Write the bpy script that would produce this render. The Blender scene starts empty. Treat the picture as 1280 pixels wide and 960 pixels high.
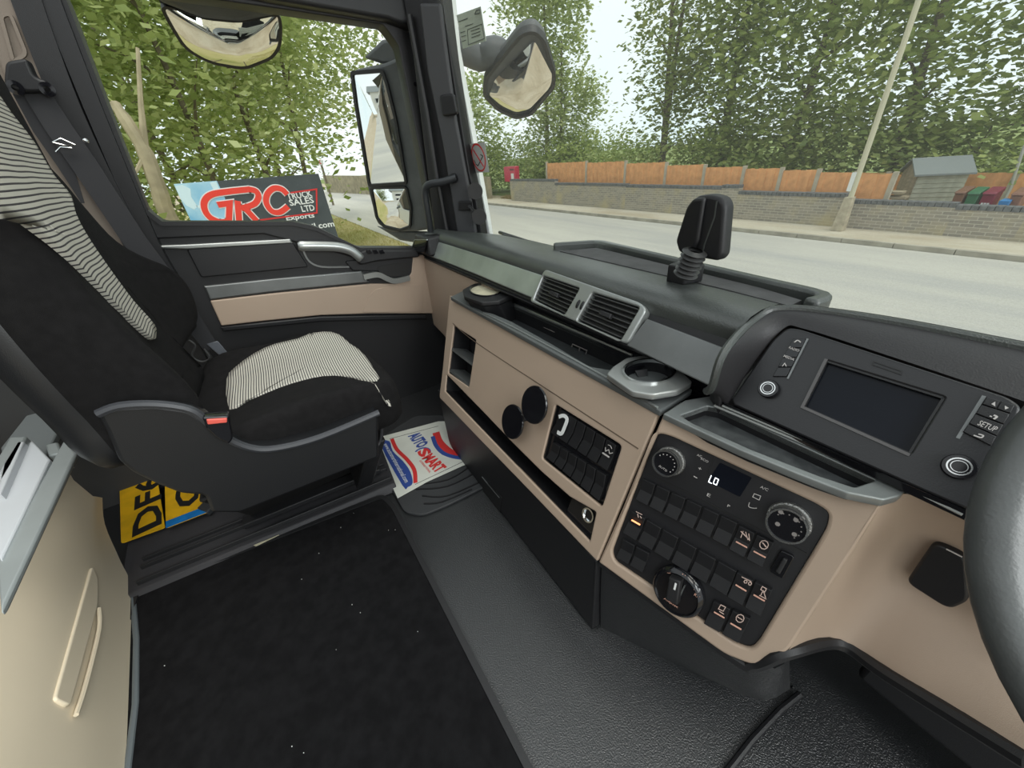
import bpy, bmesh, math, random
from mathutils import Vector, Matrix
random.seed(7)
SC = bpy.context.scene
COL = SC.collection
# ------------------------------------------------------------------ camera
FPX = 470.0
CAMLOC = Vector((0, 0, 0.95))
def _d(px, py): return Vector(((px-640)/FPX, -(py-480)/FPX, -1.0))
_dn = _d(715, 1240).normalized(); _Z = -_dn
_xm = _d(305, 230); _xm = (_xm - _Z*_xm.dot(_Z)).normalized(); _X = -_xm; _Y = _Z.cross(_X)
ROT = Matrix((_X, _Y, _Z))            # camera -> world
cam = bpy.data.cameras.new('camera'); camo = bpy.data.objects.new('camera', cam); COL.objects.link(camo)
cam.sensor_fit = 'HORIZONTAL'; cam.sensor_width = 36; cam.lens = FPX/1280*36; cam.clip_start = 0.02; cam.clip_end = 500
camo.matrix_world = Matrix.Translation(CAMLOC) @ ROT.to_4x4()
SC.camera = camo
# ------------------------------------------------------------------ world and light
w = bpy.data.worlds.new('world'); SC.world = w; w.use_nodes = True
nt = w.node_tree; nt.nodes.clear()
out = nt.nodes.new('ShaderNodeOutputWorld'); bg = nt.nodes.new('ShaderNodeBackground')
tc = nt.nodes.new('ShaderNodeTexCoord'); ns = nt.nodes.new('ShaderNodeTexNoise'); ns.inputs['Scale'].default_value = 2.0
ns.inputs['Detail'].default_value = 3
rp = nt.nodes.new('ShaderNodeValToRGB')
rp.color_ramp.elements[0].position = .35; rp.color_ramp.elements[0].color = (.78, .90, .93, 1)
rp.color_ramp.elements[1].position = .65; rp.color_ramp.elements[1].color = (.98, 1.0, 1.0, 1)
nt.links.new(tc.outputs['Generated'], ns.inputs['Vector']); nt.links.new(ns.outputs['Fac'], rp.inputs['Fac'])
nt.links.new(rp.outputs['Color'], bg.inputs['Color']); nt.links.new(bg.outputs[0], out.inputs[0])
bg.inputs['Strength'].default_value = 1.0
sun = bpy.data.lights.new('sun', 'SUN'); sun.energy = 1.3; sun.angle = math.radians(35); sun.color = (1, .95, .86)
so = bpy.data.objects.new('sun', sun); COL.objects.link(so); so.rotation_euler = (math.radians(-8), math.radians(24), 0)
dl = bpy.data.lights.new('driver_window_fill', 'AREA'); dl.shape = 'RECTANGLE'; dl.size = .9; dl.size_y = .7; dl.energy = 15; dl.color = (.97, 1, 1)  # added fill lamp, standing in for daylight through the unseen driver's window
do = bpy.data.objects.new('driver_window_fill', dl); COL.objects.link(do); do.location = (1.0, .5, 1.3)
do.rotation_euler = (Vector((-1.15, -.45, .25))-Vector((1.0, .5, 1.3))).to_track_quat('-Z', 'Y').to_euler()
VS = SC.view_settings; VS.view_transform = 'Standard'; VS.look = 'None'; VS.gamma = 1; VS.use_curve_mapping = False
VS.exposure = 0.3

# ------------------------------------------------------------------ geometry helpers
class Pl:
    """a real plane: origin o, axes U, V, normal N = U x V"""
    def __init__(s, o, U, V):
        s.o = Vector(o); s.U = Vector(U).normalized(); V = Vector(V); s.V = (V - s.U*V.dot(s.U)).normalized(); s.N = s.U.cross(s.V)
    def at(s, px, py, d=0):
        r = ROT @ _d(px, py); t = (s.o + s.N*d - CAMLOC).dot(s.N)/r.dot(s.N); p = CAMLOC + r*t - s.o
        return (p.dot(s.U), p.dot(s.V))
    def w(s, u, v, d=0): return s.o + s.U*u + s.V*v + s.N*d
    def pw(s, px, py, d=0): u, v = s.at(px, py, d); return s.w(u, v, d)
    def off(s, d): return Pl(s.o + s.N*d, s.U, s.V)
def pln3(a, b, c): a = Vector(a); b = Vector(b); c = Vector(c); return Pl(a, b-a, c-a)
def atx(px, py, x): r = ROT @ _d(px, py); t = (x-CAMLOC.x)/r.x; return CAMLOC + r*t
def aty(px, py, y): r = ROT @ _d(px, py); t = (y-CAMLOC.y)/r.y; return CAMLOC + r*t
def atz(px, py, z): r = ROT @ _d(px, py); t = (z-CAMLOC.z)/r.z; return CAMLOC + r*t

def rnd(pts, r, n=5):
    """round the corners of a closed 2-D polygon"""
    out = []; N = len(pts)
    for i in range(N):
        p = Vector(pts[i]); a = Vector(pts[i-1]); b = Vector(pts[(i+1) % N])
        rr = r[i] if isinstance(r, (list, tuple)) else r
        la = (a-p).length; lb = (b-p).length; q = min(rr, la*.48, lb*.48)
        if q < 1e-5: out.append(tuple(p)); continue
        A = p+(a-p).normalized()*q; B = p+(b-p).normalized()*q
        for k in range(n+1):
            t = k/n; out.append(tuple(A*(1-t)**2 + p*2*t*(1-t) + B*t*t))
    return out
def smooth(pts, n=4, closed=False):
    """Catmull-Rom through points of any dimension"""
    P = [Vector(p) for p in pts]; N = len(P); res = []
    rng = range(N) if closed else range(N-1)
    for i in rng:
        if closed: a, b, c, d = P[i-1], P[i], P[(i+1) % N], P[(i+2) % N]
        else: a, b, c, d = P[max(i-1, 0)], P[i], P[i+1], P[min(i+2, N-1)]
        for k in range(n):
            t = k/n
            res.append(.5*((2*b)+(c-a)*t+(2*a-5*b+4*c-d)*t*t+(3*b-a-3*c+d)*t**3))
    if not closed: res.append(P[-1])
    return res

class MB:
    def __init__(s): s.v = []; s.f = []; s.m = []; s.mi = 0
    def add(s, v, f):
        k = len(s.v); s.v += [tuple(x) for x in v]; s.f += [tuple(i+k for i in q) for q in f]; s.m += [s.mi]*len(f); return s
    def box(s, c, sz, M=None):
        c = Vector(c); h = Vector(sz)/2; v = []
        for x in (-1, 1):
            for y in (-1, 1):
                for z in (-1, 1):
                    q = Vector((x*h.x, y*h.y, z*h.z)); v.append(c+(M @ q if M else q))
        return s.add(v, [(0,1,3,2),(4,6,7,5),(0,4,5,1),(2,3,7,6),(0,2,6,4),(1,5,7,3)])
    def hexa(s, a, b):
        """solid between two equal point loops (each a list of points)"""
        n = len(a); f = [tuple(range(n))[::-1], tuple(range(n, 2*n))]
        for i in range(n): j = (i+1) % n; f.append((i, j, n+j, n+i))
        return s.add(list(a)+list(b), f)
    def prism(s, pl, uv, d0, d1):
        return s.hexa([pl.w(u, v, d0) for u, v in uv], [pl.w(u, v, d1) for u, v in uv])
    def grid(s, rows, close=False):
        n = len(rows[0]); v = [p for r in rows for p in r]; f = []
        for i in range(len(rows)-1):
            for j in range(n if close else n-1):
                k = (j+1) % n; f.append((i*n+j, i*n+k, (i+1)*n+k, (i+1)*n+j))
        return s.add(v, f)
    def tube(s, path, r, n=8, caps=True, ry=None):
        P = [Vector(p) for p in path]; rows = []; up = Vector((0, 0, 1)); prev = None
        for i, p in enumerate(P):
            t = (P[min(i+1, len(P)-1)]-P[max(i-1, 0)]).normalized()
            if prev is None:
                a = t.cross(up)
                if a.length < .1: a = t.cross(Vector((0, 1, 0)))
            else: a = prev - t*prev.dot(t)
            a.normalize(); prev = a; b = t.cross(a)
            rr = r[i] if isinstance(r, (list, tuple)) else r
            rb = rr*(ry or 1)
            rows.append([p+a*math.cos(q*2*math.pi/n)*rr+b*math.sin(q*2*math.pi/n)*rb for q in range(n)])
        s.grid(rows, True)
        if caps:
            k = len(s.v)-n; k0 = len(s.v)-n*len(P)
            s.f.append(tuple(range(k0, k0+n))[::-1]); s.f.append(tuple(range(k, k+n))); s.m += [s.mi]*2
        return s
    def disc(s, c, N, r, h, n=24, r2=None, U=None):
        c = Vector(c); N = Vector(N).normalized(); U = Vector(U) if U else (N.cross(Vector((0, .3, 1))))
        U = (U-N*U.dot(N)).normalized(); V = N.cross(U); r2 = r if r2 is None else r2
        a = [c+U*math.cos(q*2*math.pi/n)*r+V*math.sin(q*2*math.pi/n)*r for q in range(n)]
        b = [c+N*h+U*math.cos(q*2*math.pi/n)*r2+V*math.sin(q*2*math.pi/n)*r2 for q in range(n)]
        return s.hexa(a, b)
    def ring(s, c, N, prof, n=32, U=None, a0=0, a1=2*math.pi):
        """lathe: prof = [(radius, height)...] about axis N at c"""
        c = Vector(c); N = Vector(N).normalized(); U = Vector(U) if U else N.cross(Vector((0, .3, 1)))
        U = (U-N*U.dot(N)).normalized(); V = N.cross(U)
        return s.grid([[c+N*h+U*math.cos(q*2*math.pi/n)*r+V*math.sin(q*2*math.pi/n)*r for q in range(n)] for r, h in prof], True)
    def strip(s, pl, pts, wd, d0, d1, closed=False):
        """flat band of width wd along a 2-D polyline, with thickness"""
        P = [Vector(p) for p in pts]; n = len(P); L = []; R = []
        for i, p in enumerate(P):
            a = P[i-1] if (closed or i) else None; b = P[(i+1) % n] if (closed or i < n-1) else None
            t1 = (p-a).normalized() if a is not None else None; t2 = (b-p).normalized() if b is not None else None
            if t1 is None: t1 = t2
            if t2 is None: t2 = t1
            n1 = Vector((-t1.y, t1.x)); n2 = Vector((-t2.y, t2.x)); m = (n1+n2)
            if m.length < 1e-4: m = n1
            m.normalize(); k = min(1/max(m.dot(n1), .35), 2.2)
            L.append(p+m*wd/2*k); R.append(p-m*wd/2*k)
        rows = []
        for i in range(n):
            rows.append([pl.w(L[i].x, L[i].y, d0), pl.w(L[i].x, L[i].y, d1), pl.w(R[i].x, R[i].y, d1), pl.w(R[i].x, R[i].y, d0)])
        if closed: rows.append(rows[0])
        s.grid(rows, True)
        if not closed:
            k = len(s.v)-4*n; s.f.append((k, k+1, k+2, k+3)); e = len(s.v)-4; s.f.append((e+3, e+2, e+1, e)); s.m += [s.mi]*2
        return s
    def mesh(s, me, M=None):
        v = [(M @ x.co) if M else x.co.copy() for x in me.vertices]
        return s.add(v, [tuple(p.vertices) for p in me.polygons])
    def plate(s, pl, outer, d0, d1, holes=(), bev=0.0):
        """filled plate with holes between heights d0 and d1 over plane pl; bevelled edges"""
        cu = bpy.data.curves.new('c', 'CURVE'); cu.dimensions = '2D'; cu.fill_mode = 'BOTH'
        for loop in [outer]+list(holes):
            sp = cu.splines.new('POLY'); sp.points.add(len(loop)-1); sp.use_cyclic_u = True
            for i, p in enumerate(loop): sp.points[i].co = (p[0], p[1], 0, 1)
        h = (d1-d0)/2; cu.extrude = max(h-bev, .00001); cu.bevel_depth = bev; cu.bevel_resolution = 2; cu.offset = -bev
        ob = bpy.data.objects.new('c', cu); me = bpy.data.meshes.new_from_object(ob)
        M = Matrix.Translation(pl.w(0, 0, (d0+d1)/2)) @ Matrix((pl.U, pl.V, pl.N)).transposed().to_4x4()
        s.mesh(me, M); bpy.data.objects.remove(ob); bpy.data.curves.remove(cu); bpy.data.meshes.remove(me)
        return s
    def text(s, pl, txt, p0, p1, d=0.0005, ht=None, ex=0.0002, sh=0):
        """lettering on plane pl whose baseline runs p0 -> p1 (2-D, in the plane)"""
        cu = bpy.data.curves.new('t', 'FONT'); cu.body = txt; cu.extrude = 0; cu.offset = ex; cu.resolution_u = 2; cu.shear = sh
        ob = bpy.data.objects.new('t', cu); me = bpy.data.meshes.new_from_object(ob)
        xs = [v.co.x for v in me.vertices]; ys = [v.co.y for v in me.vertices]
        if xs:
            x0, x1, y0, y1 = min(xs), max(xs), min(ys), max(ys); a = Vector(p0); b = Vector(p1); L = (b-a).length; t = (b-a)/L; nn = Vector((-t.y, t.x))
            sx = L/(x1-x0); sy = sx if ht is None else ht/(y1-y0)
            vs = [pl.w(*(a+t*(v.co.x-x0)*sx+nn*(v.co.y-y0)*sy), d) for v in me.vertices]
            s.add(vs, [tuple(p.vertices) for p in me.polygons])
        bpy.data.objects.remove(ob); bpy.data.curves.remove(cu); bpy.data.meshes.remove(me)
        return s

ORG = {}
def tag(o, label=None, cat=None, group=None, kind=None):
    if label: o['label'] = label
    if cat: o['category'] = cat
    if group: o['group'] = group
    if kind: o['kind'] = kind
    return o
def link(name, data, origin, parent=None):
    o = bpy.data.objects.new(name, data); COL.objects.link(o); ORG[o] = Vector(origin)
    if parent: o.parent = parent; o.location = Vector(origin)-ORG[parent]
    else: o.location = origin
    return o
def thing(name, loc, label=None, cat=None, group=None, kind=None, parent=None):
    return tag(link(name, None, loc, parent), label, cat, group, kind)
def obj(name, mb, mats, parent=None, ang=35, sub=0, bev=0, origin=None, label=None, smoothall=False, weld=False, kind=None):
    if not isinstance(mats, (list, tuple)): mats = [mats]
    xs = [Vector(v) for v in mb.v]
    lo = Vector([min(v[i] for v in xs) for i in range(3)]); hi = Vector([max(v[i] for v in xs) for i in range(3)])
    o0 = Vector(origin) if origin is not None else Vector(((lo.x+hi.x)/2, (lo.y+hi.y)/2, lo.z))
    me = bpy.data.meshes.new(name); me.from_pydata([v-o0 for v in xs], [], mb.f)
    for m in mats: me.materials.append(m)
    if len(mats) > 1: me.polygons.foreach_set('material_index', mb.m)
    bm = bmesh.new(); bm.from_mesh(me)
    if weld or sub: bmesh.ops.remove_doubles(bm, verts=bm.verts, dist=1e-5)
    bmesh.ops.recalc_face_normals(bm, faces=bm.faces)
    bm.to_mesh(me); bm.free()
    me.polygons.foreach_set('use_smooth', [True]*len(me.polygons))
    if not smoothall: me.set_sharp_from_angle(angle=math.radians(ang))
    o = link(name, me, o0, parent)
    if bev:
        b = o.modifiers.new('bevel', 'BEVEL'); b.width = bev; b.segments = 2; b.limit_method = 'ANGLE'; b.angle_limit = math.radians(35); b.harden_normals = False
    if sub:
        b = o.modifiers.new('sub', 'SUBSURF'); b.levels = sub; b.render_levels = sub
    return tag(o, label, None, None, kind)
def dup(src, name, delta, parent=None, label=None):
    o = src.copy(); COL.objects.link(o); ORG[o] = ORG[src]+Vector(delta); o.name = name
    o.parent = parent; o.location = ORG[o]-(ORG[parent] if parent else Vector())
    if label: o['label'] = label
    for ch in [c for c in src.children]: dup(ch, ch.name.split('.')[0], delta, o)
    return o

# ------------------------------------------------------------------ materials
def mat(name, col, rough=.5, metal=0, bump=0, bscale=200, var=0, vscale=4, col2=None, spec=.5, emit=None, coat=0, dist=.001, detail=2):
    m = bpy.data.materials.new(name); m.use_nodes = True; t = m.node_tree; b = t.nodes['Principled BSDF']
    b.inputs['Base Color'].default_value = (*col, 1); b.inputs['Roughness'].default_value = rough; b.inputs['Metallic'].default_value = metal
    b.inputs['Specular IOR Level'].default_value = spec; b.inputs['Coat Weight'].default_value = coat
    tc = t.nodes.new('ShaderNodeTexCoord')
    if var or col2:
        n = t.nodes.new('ShaderNodeTexNoise'); n.inputs['Scale'].default_value = vscale; n.inputs['Detail'].default_value = 5
        r = t.nodes.new('ShaderNodeValToRGB'); c2 = col2 or tuple(c*(1-var) for c in col)
        r.color_ramp.elements[0].color = (*c2, 1); r.color_ramp.elements[1].color = (*col, 1)
        r.color_ramp.elements[0].position = .35; r.color_ramp.elements[1].position = .65
        t.links.new(tc.outputs['Object'], n.inputs['Vector']); t.links.new(n.outputs['Fac'], r.inputs['Fac']); t.links.new(r.outputs['Color'], b.inputs['Base Color'])
    if bump:
        n = t.nodes.new('ShaderNodeTexNoise'); n.inputs['Scale'].default_value = bscale; n.inputs['Detail'].default_value = detail
        bp = t.nodes.new('ShaderNodeBump'); bp.inputs['Strength'].default_value = bump; bp.inputs['Distance'].default_value = dist
        t.links.new(tc.outputs['Object'], n.inputs['Vector']); t.links.new(n.outputs['Fac'], bp.inputs['Height']); t.links.new(bp.outputs['Normal'], b.inputs['Normal'])
    if emit: b.inputs['Emission Color'].default_value = (*emit[0], 1); b.inputs['Emission Strength'].default_value = emit[1]
    return m
BLK = mat('black_plastic', (.010, .010, .0115), .45, bump=.3, bscale=900)
BLK2 = mat('charcoal_plastic', (.014, .014, .0155), .5, bump=.35, bscale=700)
PAD = mat('dash_pad', (.065, .072, .068), .34, bump=.7, bscale=420, spec=.8, var=.25, vscale=9)
SHELL = mat('seat_shell_plastic', (.011, .0115, .013), .42, bump=.25, bscale=600)
GLOSS = mat('gloss_black', (.008, .008, .01), .12)
BEIGE = mat('beige_plastic', (.44, .335, .255), .5, bump=.15, bscale=900, var=.06, vscale=3)
BEIGEL = mat('light_beige_plastic', (.84, .73, .55), .5, bump=.15, bscale=700, var=.05, vscale=3)
BEIGED = mat('pillar_beige', (.23, .19, .155), .75, bump=.2, bscale=400)
SILV = mat('silver_trim', (.42, .44, .43), .33, .75, var=.12, vscale=14)
SILVD = mat('dark_silver_trim', (.22, .23, .23), .38, .6, var=.2, vscale=10, bump=.1, bscale=300)
CHR = mat('chrome', (.72, .73, .73), .16, 1)
ALU = mat('grey_rail_metal', (.40, .44, .44), .42, .35, var=.08, vscale=12)
FAB = mat('black_fabric', (.011, .0105, .011), .95, bump=.6, bscale=1500, var=.3, vscale=60, spec=.2)
BELT = mat('belt_webbing', (.022, .022, .025), .7, bump=.4, bscale=900)
CARP = mat('carpet', (.011, .011, .012), 1, bump=1, bscale=1300, spec=.1, var=.35, vscale=40)
VINYL = mat('pebbled_vinyl', (.015, .016, .0175), .30, bump=.8, bscale=420, dist=.0016, spec=1)
RUB = mat('rubber', (.035, .037, .04), .55, bump=.5, bscale=500)
WHT = mat('white_print', (.75, .76, .75), .5)
WHTP = mat('white_board', (.62, .65, .68), .45, var=.06, vscale=5)
ICON = mat('icon_print', (.55, .52, .5), .6)
ICOND = mat('dim_icon_print', (.22, .20, .19), .6)
AMB = mat('amber_marker', (.75, .42, .32), .5)
LAMP = mat('lit_amber', (.9, .4, .2), .5, emit=((1, .38, .15), 1.2))
LCDT = mat('display_digits', (.9, .95, 1), .5, emit=((.9, .95, 1), 1.5))
SCR = mat('screen_glass', (.008, .010, .016), .2, var=.3, vscale=8, spec=.15)
RED = mat('red', (.62, .03, .03), .5)
REDL = mat('buckle_red', (.75, .12, .09), .4)
BLUE = mat('blue', (.03, .07, .30), .5)
PAPER = mat('paper', (.66, .68, .62), .6, bump=.1, bscale=60, var=.06, vscale=20)
YEL = mat('plate_yellow', (.85, .48, .01), .4, var=.25, vscale=14)
PBLUE = mat('plate_blue', (.01, .22, .62), .4, var=.3, vscale=30)
INK = mat('black_ink', (.012, .012, .012), .5)
CREAM = mat('cream_tone', (.62, .58, .42), .5, var=.3, vscale=30)
LEATH = mat('wheel_leather', (.085, .09, .09), .38, bump=.25, bscale=350, var=.3, vscale=12)
CABW = mat('white_paint', (.78, .8, .8), .3)
MIRR = mat('mirror_glass', (.88, .89, .88), .02, 1)
MHOUS = mat('mirror_housing', (.10, .105, .11), .55, bump=.3, bscale=300, var=.3, vscale=12)
WOOD = None

def glassmat(name, tint=(1, 1, 1), refl=.05):
    m = bpy.data.materials.new(name); m.use_nodes = True; t = m.node_tree; t.nodes.clear()
    o = t.nodes.new('ShaderNodeOutputMaterial'); mx = t.nodes.new('ShaderNodeMixShader'); tr = t.nodes.new('ShaderNodeBsdfTransparent'); gl = t.nodes.new('ShaderNodeBsdfGlossy')
    lw = t.nodes.new('ShaderNodeFresnel'); lw.inputs['IOR'].default_value = 1.04
    tr.inputs['Color'].default_value = (*tint, 1); gl.inputs['Roughness'].default_value = .02
    t.links.new(lw.outputs[0], mx.inputs[0]); t.links.new(tr.outputs[0], mx.inputs[1]); t.links.new(gl.outputs[0], mx.inputs[2]); t.links.new(mx.outputs[0], o.inputs[0])
    return m
GLASS = glassmat('window_glass', (.96, .98, .97))
HAZY = glassmat('hazy_windscreen', (.96, .98, .97)); t_ = HAZY.node_tree; o_ = [n for n in t_.nodes if n.type == 'OUTPUT_MATERIAL'][0]; prev = o_.inputs[0].links[0].from_socket
df = t_.nodes.new('ShaderNodeBsdfDiffuse'); df.inputs['Color'].default_value = (.8, .8, .76, 1); ms = t_.nodes.new('ShaderNodeMixShader'); ms.inputs[0].default_value = .055  # thin dusty film mixed into the glass, painting a pale veil of haze
t_.links.new(prev, ms.inputs[1]); t_.links.new(df.outputs[0], ms.inputs[2]); t_.links.new(ms.outputs[0], o_.inputs[0])

def stripemat(name, axis, period, duty=.32):
    m = mat(name, (.56, .54, .47), .85, bump=.3, bscale=1200)
    t = m.node_tree; b = t.nodes['Principled BSDF']; tc = t.nodes.new('ShaderNodeTexCoord'); sp = t.nodes.new('ShaderNodeSeparateXYZ')
    n = t.nodes.new('ShaderNodeTexNoise'); n.inputs['Scale'].default_value = 9; n.inputs['Detail'].default_value = 0
    ma = t.nodes.new('ShaderNodeMath'); ma.operation = 'MULTIPLY_ADD'; ma.inputs[1].default_value = .006
    dv = t.nodes.new('ShaderNodeMath'); dv.operation = 'DIVIDE'; dv.inputs[1].default_value = period
    fr = t.nodes.new('ShaderNodeMath'); fr.operation = 'FRACT'
    lt = t.nodes.new('ShaderNodeMath'); lt.operation = 'LESS_THAN'; lt.inputs[1].default_value = duty
    mx = t.nodes.new('ShaderNodeMix'); mx.data_type = 'RGBA'; mx.inputs['A'].default_value = (.56, .54, .47, 1); mx.inputs['B'].default_value = (.05, .045, .05, 1)
    t.links.new(tc.outputs['Object'], sp.inputs[0]); t.links.new(tc.outputs['Object'], n.inputs['Vector'])
    t.links.new(n.outputs['Fac'], ma.inputs[0]); t.links.new(sp.outputs[axis], ma.inputs[2]); t.links.new(ma.outputs[0], dv.inputs[0])
    t.links.new(dv.outputs[0], fr.inputs[0]); t.links.new(fr.outputs[0], lt.inputs[0]); t.links.new(lt.outputs[0], mx.inputs['Factor'])
    t.links.new(mx.outputs['Result'], b.inputs['Base Color'])
    return m
STRZ = stripemat('striped_fabric_back', 'Z', .0078); STRY = stripemat('striped_fabric_cushion', 'Y', .0062, .36)

def leafmat(name, cols):
    m = bpy.data.materials.new(name); m.use_nodes = True; t = m.node_tree; b = t.nodes['Principled BSDF']
    g = t.nodes.new('ShaderNodeNewGeometry'); r = t.nodes.new('ShaderNodeValToRGB'); t.links.new(g.outputs['Random Per Island'], r.inputs['Fac'])
    while len(r.color_ramp.elements) < len(cols): r.color_ramp.elements.new(.5)
    for i, c in enumerate(cols): r.color_ramp.elements[i].position = i/(len(cols)-1); r.color_ramp.elements[i].color = (*c, 1)
    b.inputs['Roughness'].default_value = .55; t.links.new(r.outputs['Color'], b.inputs['Base Color'])
    tr = t.nodes.new('ShaderNodeBsdfTranslucent'); mx = t.nodes.new('ShaderNodeMixShader'); mx.inputs[0].default_value = .5
    t.links.new(r.outputs['Color'], tr.inputs['Color']); t.links.new(b.outputs[0], mx.inputs[1]); t.links.new(tr.outputs[0], mx.inputs[2])
    t.links.new(mx.outputs[0], t.nodes['Material Output'].inputs[0]); return m
LEAF1 = leafmat('maple_leaves', [(.27, .34, .11), (.42, .49, .19), (.58, .63, .31)])
LEAF2 = leafmat('tree_leaves', [(.22, .30, .08), (.36, .44, .13), (.50, .56, .20)])
LEAF3 = leafmat('dark_leaves', [(.19, .26, .08), (.32, .38, .13), (.44, .48, .18)])
LEAF4 = leafmat('pale_leaves', [(.30, .40, .10), (.44, .52, .16), (.55, .60, .24)])
BARK = mat('bark', (.22, .185, .13), .9, bump=1, bscale=20, dist=.02, var=.4, vscale=6)
GRASS = leafmat('dry_grass', [(.30, .28, .08), (.46, .40, .15), (.58, .50, .24)])

# ================================================================== EXTERIOR
G = -1.65
GND = Pl((0, 0, G), (1, 0, 0), (0, 1, 0))
def ground_mat(name, c1, c2, c3, sc=.6, stretch=1, bump=.4, rough=.95):
    m = mat(name, c1, rough, spec=.15); t = m.node_tree; b = t.nodes['Principled BSDF']; tc = t.nodes.new('ShaderNodeTexCoord')
    mp = t.nodes.new('ShaderNodeMapping'); mp.inputs['Scale'].default_value = (1/stretch, 1, 1)
    n1 = t.nodes.new('ShaderNodeTexNoise'); n1.inputs['Scale'].default_value = sc; n1.inputs['Detail'].default_value = 8; n1.inputs['Roughness'].default_value = .65
    r = t.nodes.new('ShaderNodeValToRGB'); r.color_ramp.elements.new(.5)
    for i, (p, c) in enumerate(((.32, c2), (.5, c1), (.7, c3))): r.color_ramp.elements[i].position = p; r.color_ramp.elements[i].color = (*c, 1)
    n2 = t.nodes.new('ShaderNodeTexNoise'); n2.inputs['Scale'].default_value = 35; n2.inputs['Detail'].default_value = 4
    bp = t.nodes.new('ShaderNodeBump'); bp.inputs['Strength'].default_value = bump; bp.inputs['Distance'].default_value = .02
    mx = t.nodes.new('ShaderNodeMix'); mx.data_type = 'RGBA'; mx.blend_type = 'MULTIPLY'; mx.inputs['Factor'].default_value = .35
    t.links.new(tc.outputs['Object'], mp.inputs[0]); t.links.new(mp.outputs[0], n1.inputs['Vector']); t.links.new(tc.outputs['Object'], n2.inputs['Vector'])
    t.links.new(n1.outputs['Fac'], r.inputs[0]); t.links.new(r.outputs[0], mx.inputs['A']); t.links.new(n2.outputs['Fac'], mx.inputs['B'])
    t.links.new(mx.outputs['Result'], b.inputs['Base Color']); t.links.new(n2.outputs['Fac'], bp.inputs['Height']); t.links.new(bp.outputs[0], b.inputs['Normal'])
    return m
DIRT = ground_mat('sandy_dirt', (.56, .47, .34), (.42, .34, .23), (.66, .58, .45), 1.2)
ASPH = ground_mat('dusty_asphalt', (.56, .54, .49), (.43, .43, .42), (.68, .65, .58), .35, 7, .25)
PATHM = ground_mat('sandy_path', (.60, .54, .43), (.48, .41, .30), (.68, .63, .53), .9, 3)
FIELD = ground_mat('field_grass', (.50, .44, .20), (.36, .36, .12), (.6, .52, .3), .3)
def slab(name, x0, x1, y0, y1, z, m, kind='structure', th=.15, label=None):
    o = obj(name, MB().box(((x0+x1)/2, (y0+y1)/2, z-th/2), (x1-x0, y1-y0, th)), m); return tag(o, label, kind=kind)
slab('ground', -150, 60, -60, 120, G-.02, DIRT, label='pale sandy dirt ground around the truck')
slab('road', -150, 60, 4.35, 11.95, G+.0, ASPH, label='dusty grey asphalt road running past the windscreen')
slab('verge', -60, -4.2, -14, 4.3, G+.01, FIELD, label='dry yellow grass verge beside the road under the sign')
slab('footpath', -30, 60, 12.08, 13.6, G+.09, PATHM, label='sandy footpath between kerb and brick wall')
slab('meadow', -150, 60, 15.2, 118, G-.005, ground_mat('meadow_green', (.24, .30, .10), (.17, .23, .07), (.34, .38, .15), .4), label='green meadow ground beyond the walls')
mb = MB()
for i in range(46): mb.box((-30+i*1.0+.5, 12.02, G+.045), (.985, .12, .11))
obj('kerb', mb, mat('kerb_stone', (.42, .39, .32), .9, var=.3, vscale=3), kind='structure', label='low worn kerb along the far footpath')

# brick walls --------------------------------------------------
def brickmat():
    m = mat('old_brick', (.3, .27, .2), .95, spec=.1); t = m.node_tree; b = t.nodes['Principled BSDF']; tc = t.nodes.new('ShaderNodeTexCoord')
    sp = t.nodes.new('ShaderNodeSeparateXYZ'); cb = t.nodes.new('ShaderNodeCombineXYZ'); br = t.nodes.new('ShaderNodeTexBrick')
    br.inputs['Scale'].default_value = 1; br.inputs['Brick Width'].default_value = .225; br.inputs['Row Height'].default_value = .075; br.inputs['Mortar Size'].default_value = .007
    br.inputs['Color1'].default_value = (.37, .33, .27, 1); br.inputs['Color2'].default_value = (.27, .245, .21, 1); br.inputs['Mortar'].default_value = (.48, .45, .38, 1)
    n = t.nodes.new('ShaderNodeTexNoise'); n.inputs['Scale'].default_value = 1.3; n.inputs['Detail'].default_value = 6
    r = t.nodes.new('ShaderNodeValToRGB'); r.color_ramp.elements[0].position = .5; r.color_ramp.elements[0].color = (0, 0, 0, 1); r.color_ramp.elements[1].position = .68; r.color_ramp.elements[1].color = (1, 1, 1, 1)
    mx = t.nodes.new('ShaderNodeMix'); mx.data_type = 'RGBA'; mx.inputs['B'].default_value = (.50, .42, .24, 1)
    sc = t.nodes.new('ShaderNodeMath'); sc.operation = 'MULTIPLY'; sc.inputs[1].default_value = .6
    t.links.new(tc.outputs['Object'], sp.inputs[0]); t.links.new(sp.outputs['X'], cb.inputs['X']); t.links.new(sp.outputs['Z'], cb.inputs['Y']); t.links.new(cb.outputs[0], br.inputs['Vector'])
    t.links.new(tc.outputs['Object'], n.inputs['Vector']); t.links.new(n.outputs['Fac'], r.inputs[0]); t.links.new(r.outputs[0], sc.inputs[0]); t.links.new(sc.outputs[0], mx.inputs['Factor'])
    t.links.new(br.outputs['Color'], mx.inputs['A']); t.links.new(mx.outputs['Result'], b.inputs['Base Color'])
    return m
BRICK = brickmat(); COPE = mat('brick_coping', (.16, .165, .17), .9, var=.4, vscale=14)
WY = 13.45
def wz(px, py): return aty(px, py, WY).z
def wx(px, py): return aty(px, py, WY).x
wall = thing('brick_wall', (-9, WY, G), 'long weathered brown brick garden wall with dark coping, stepping down beside the far footpath', 'wall')
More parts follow.
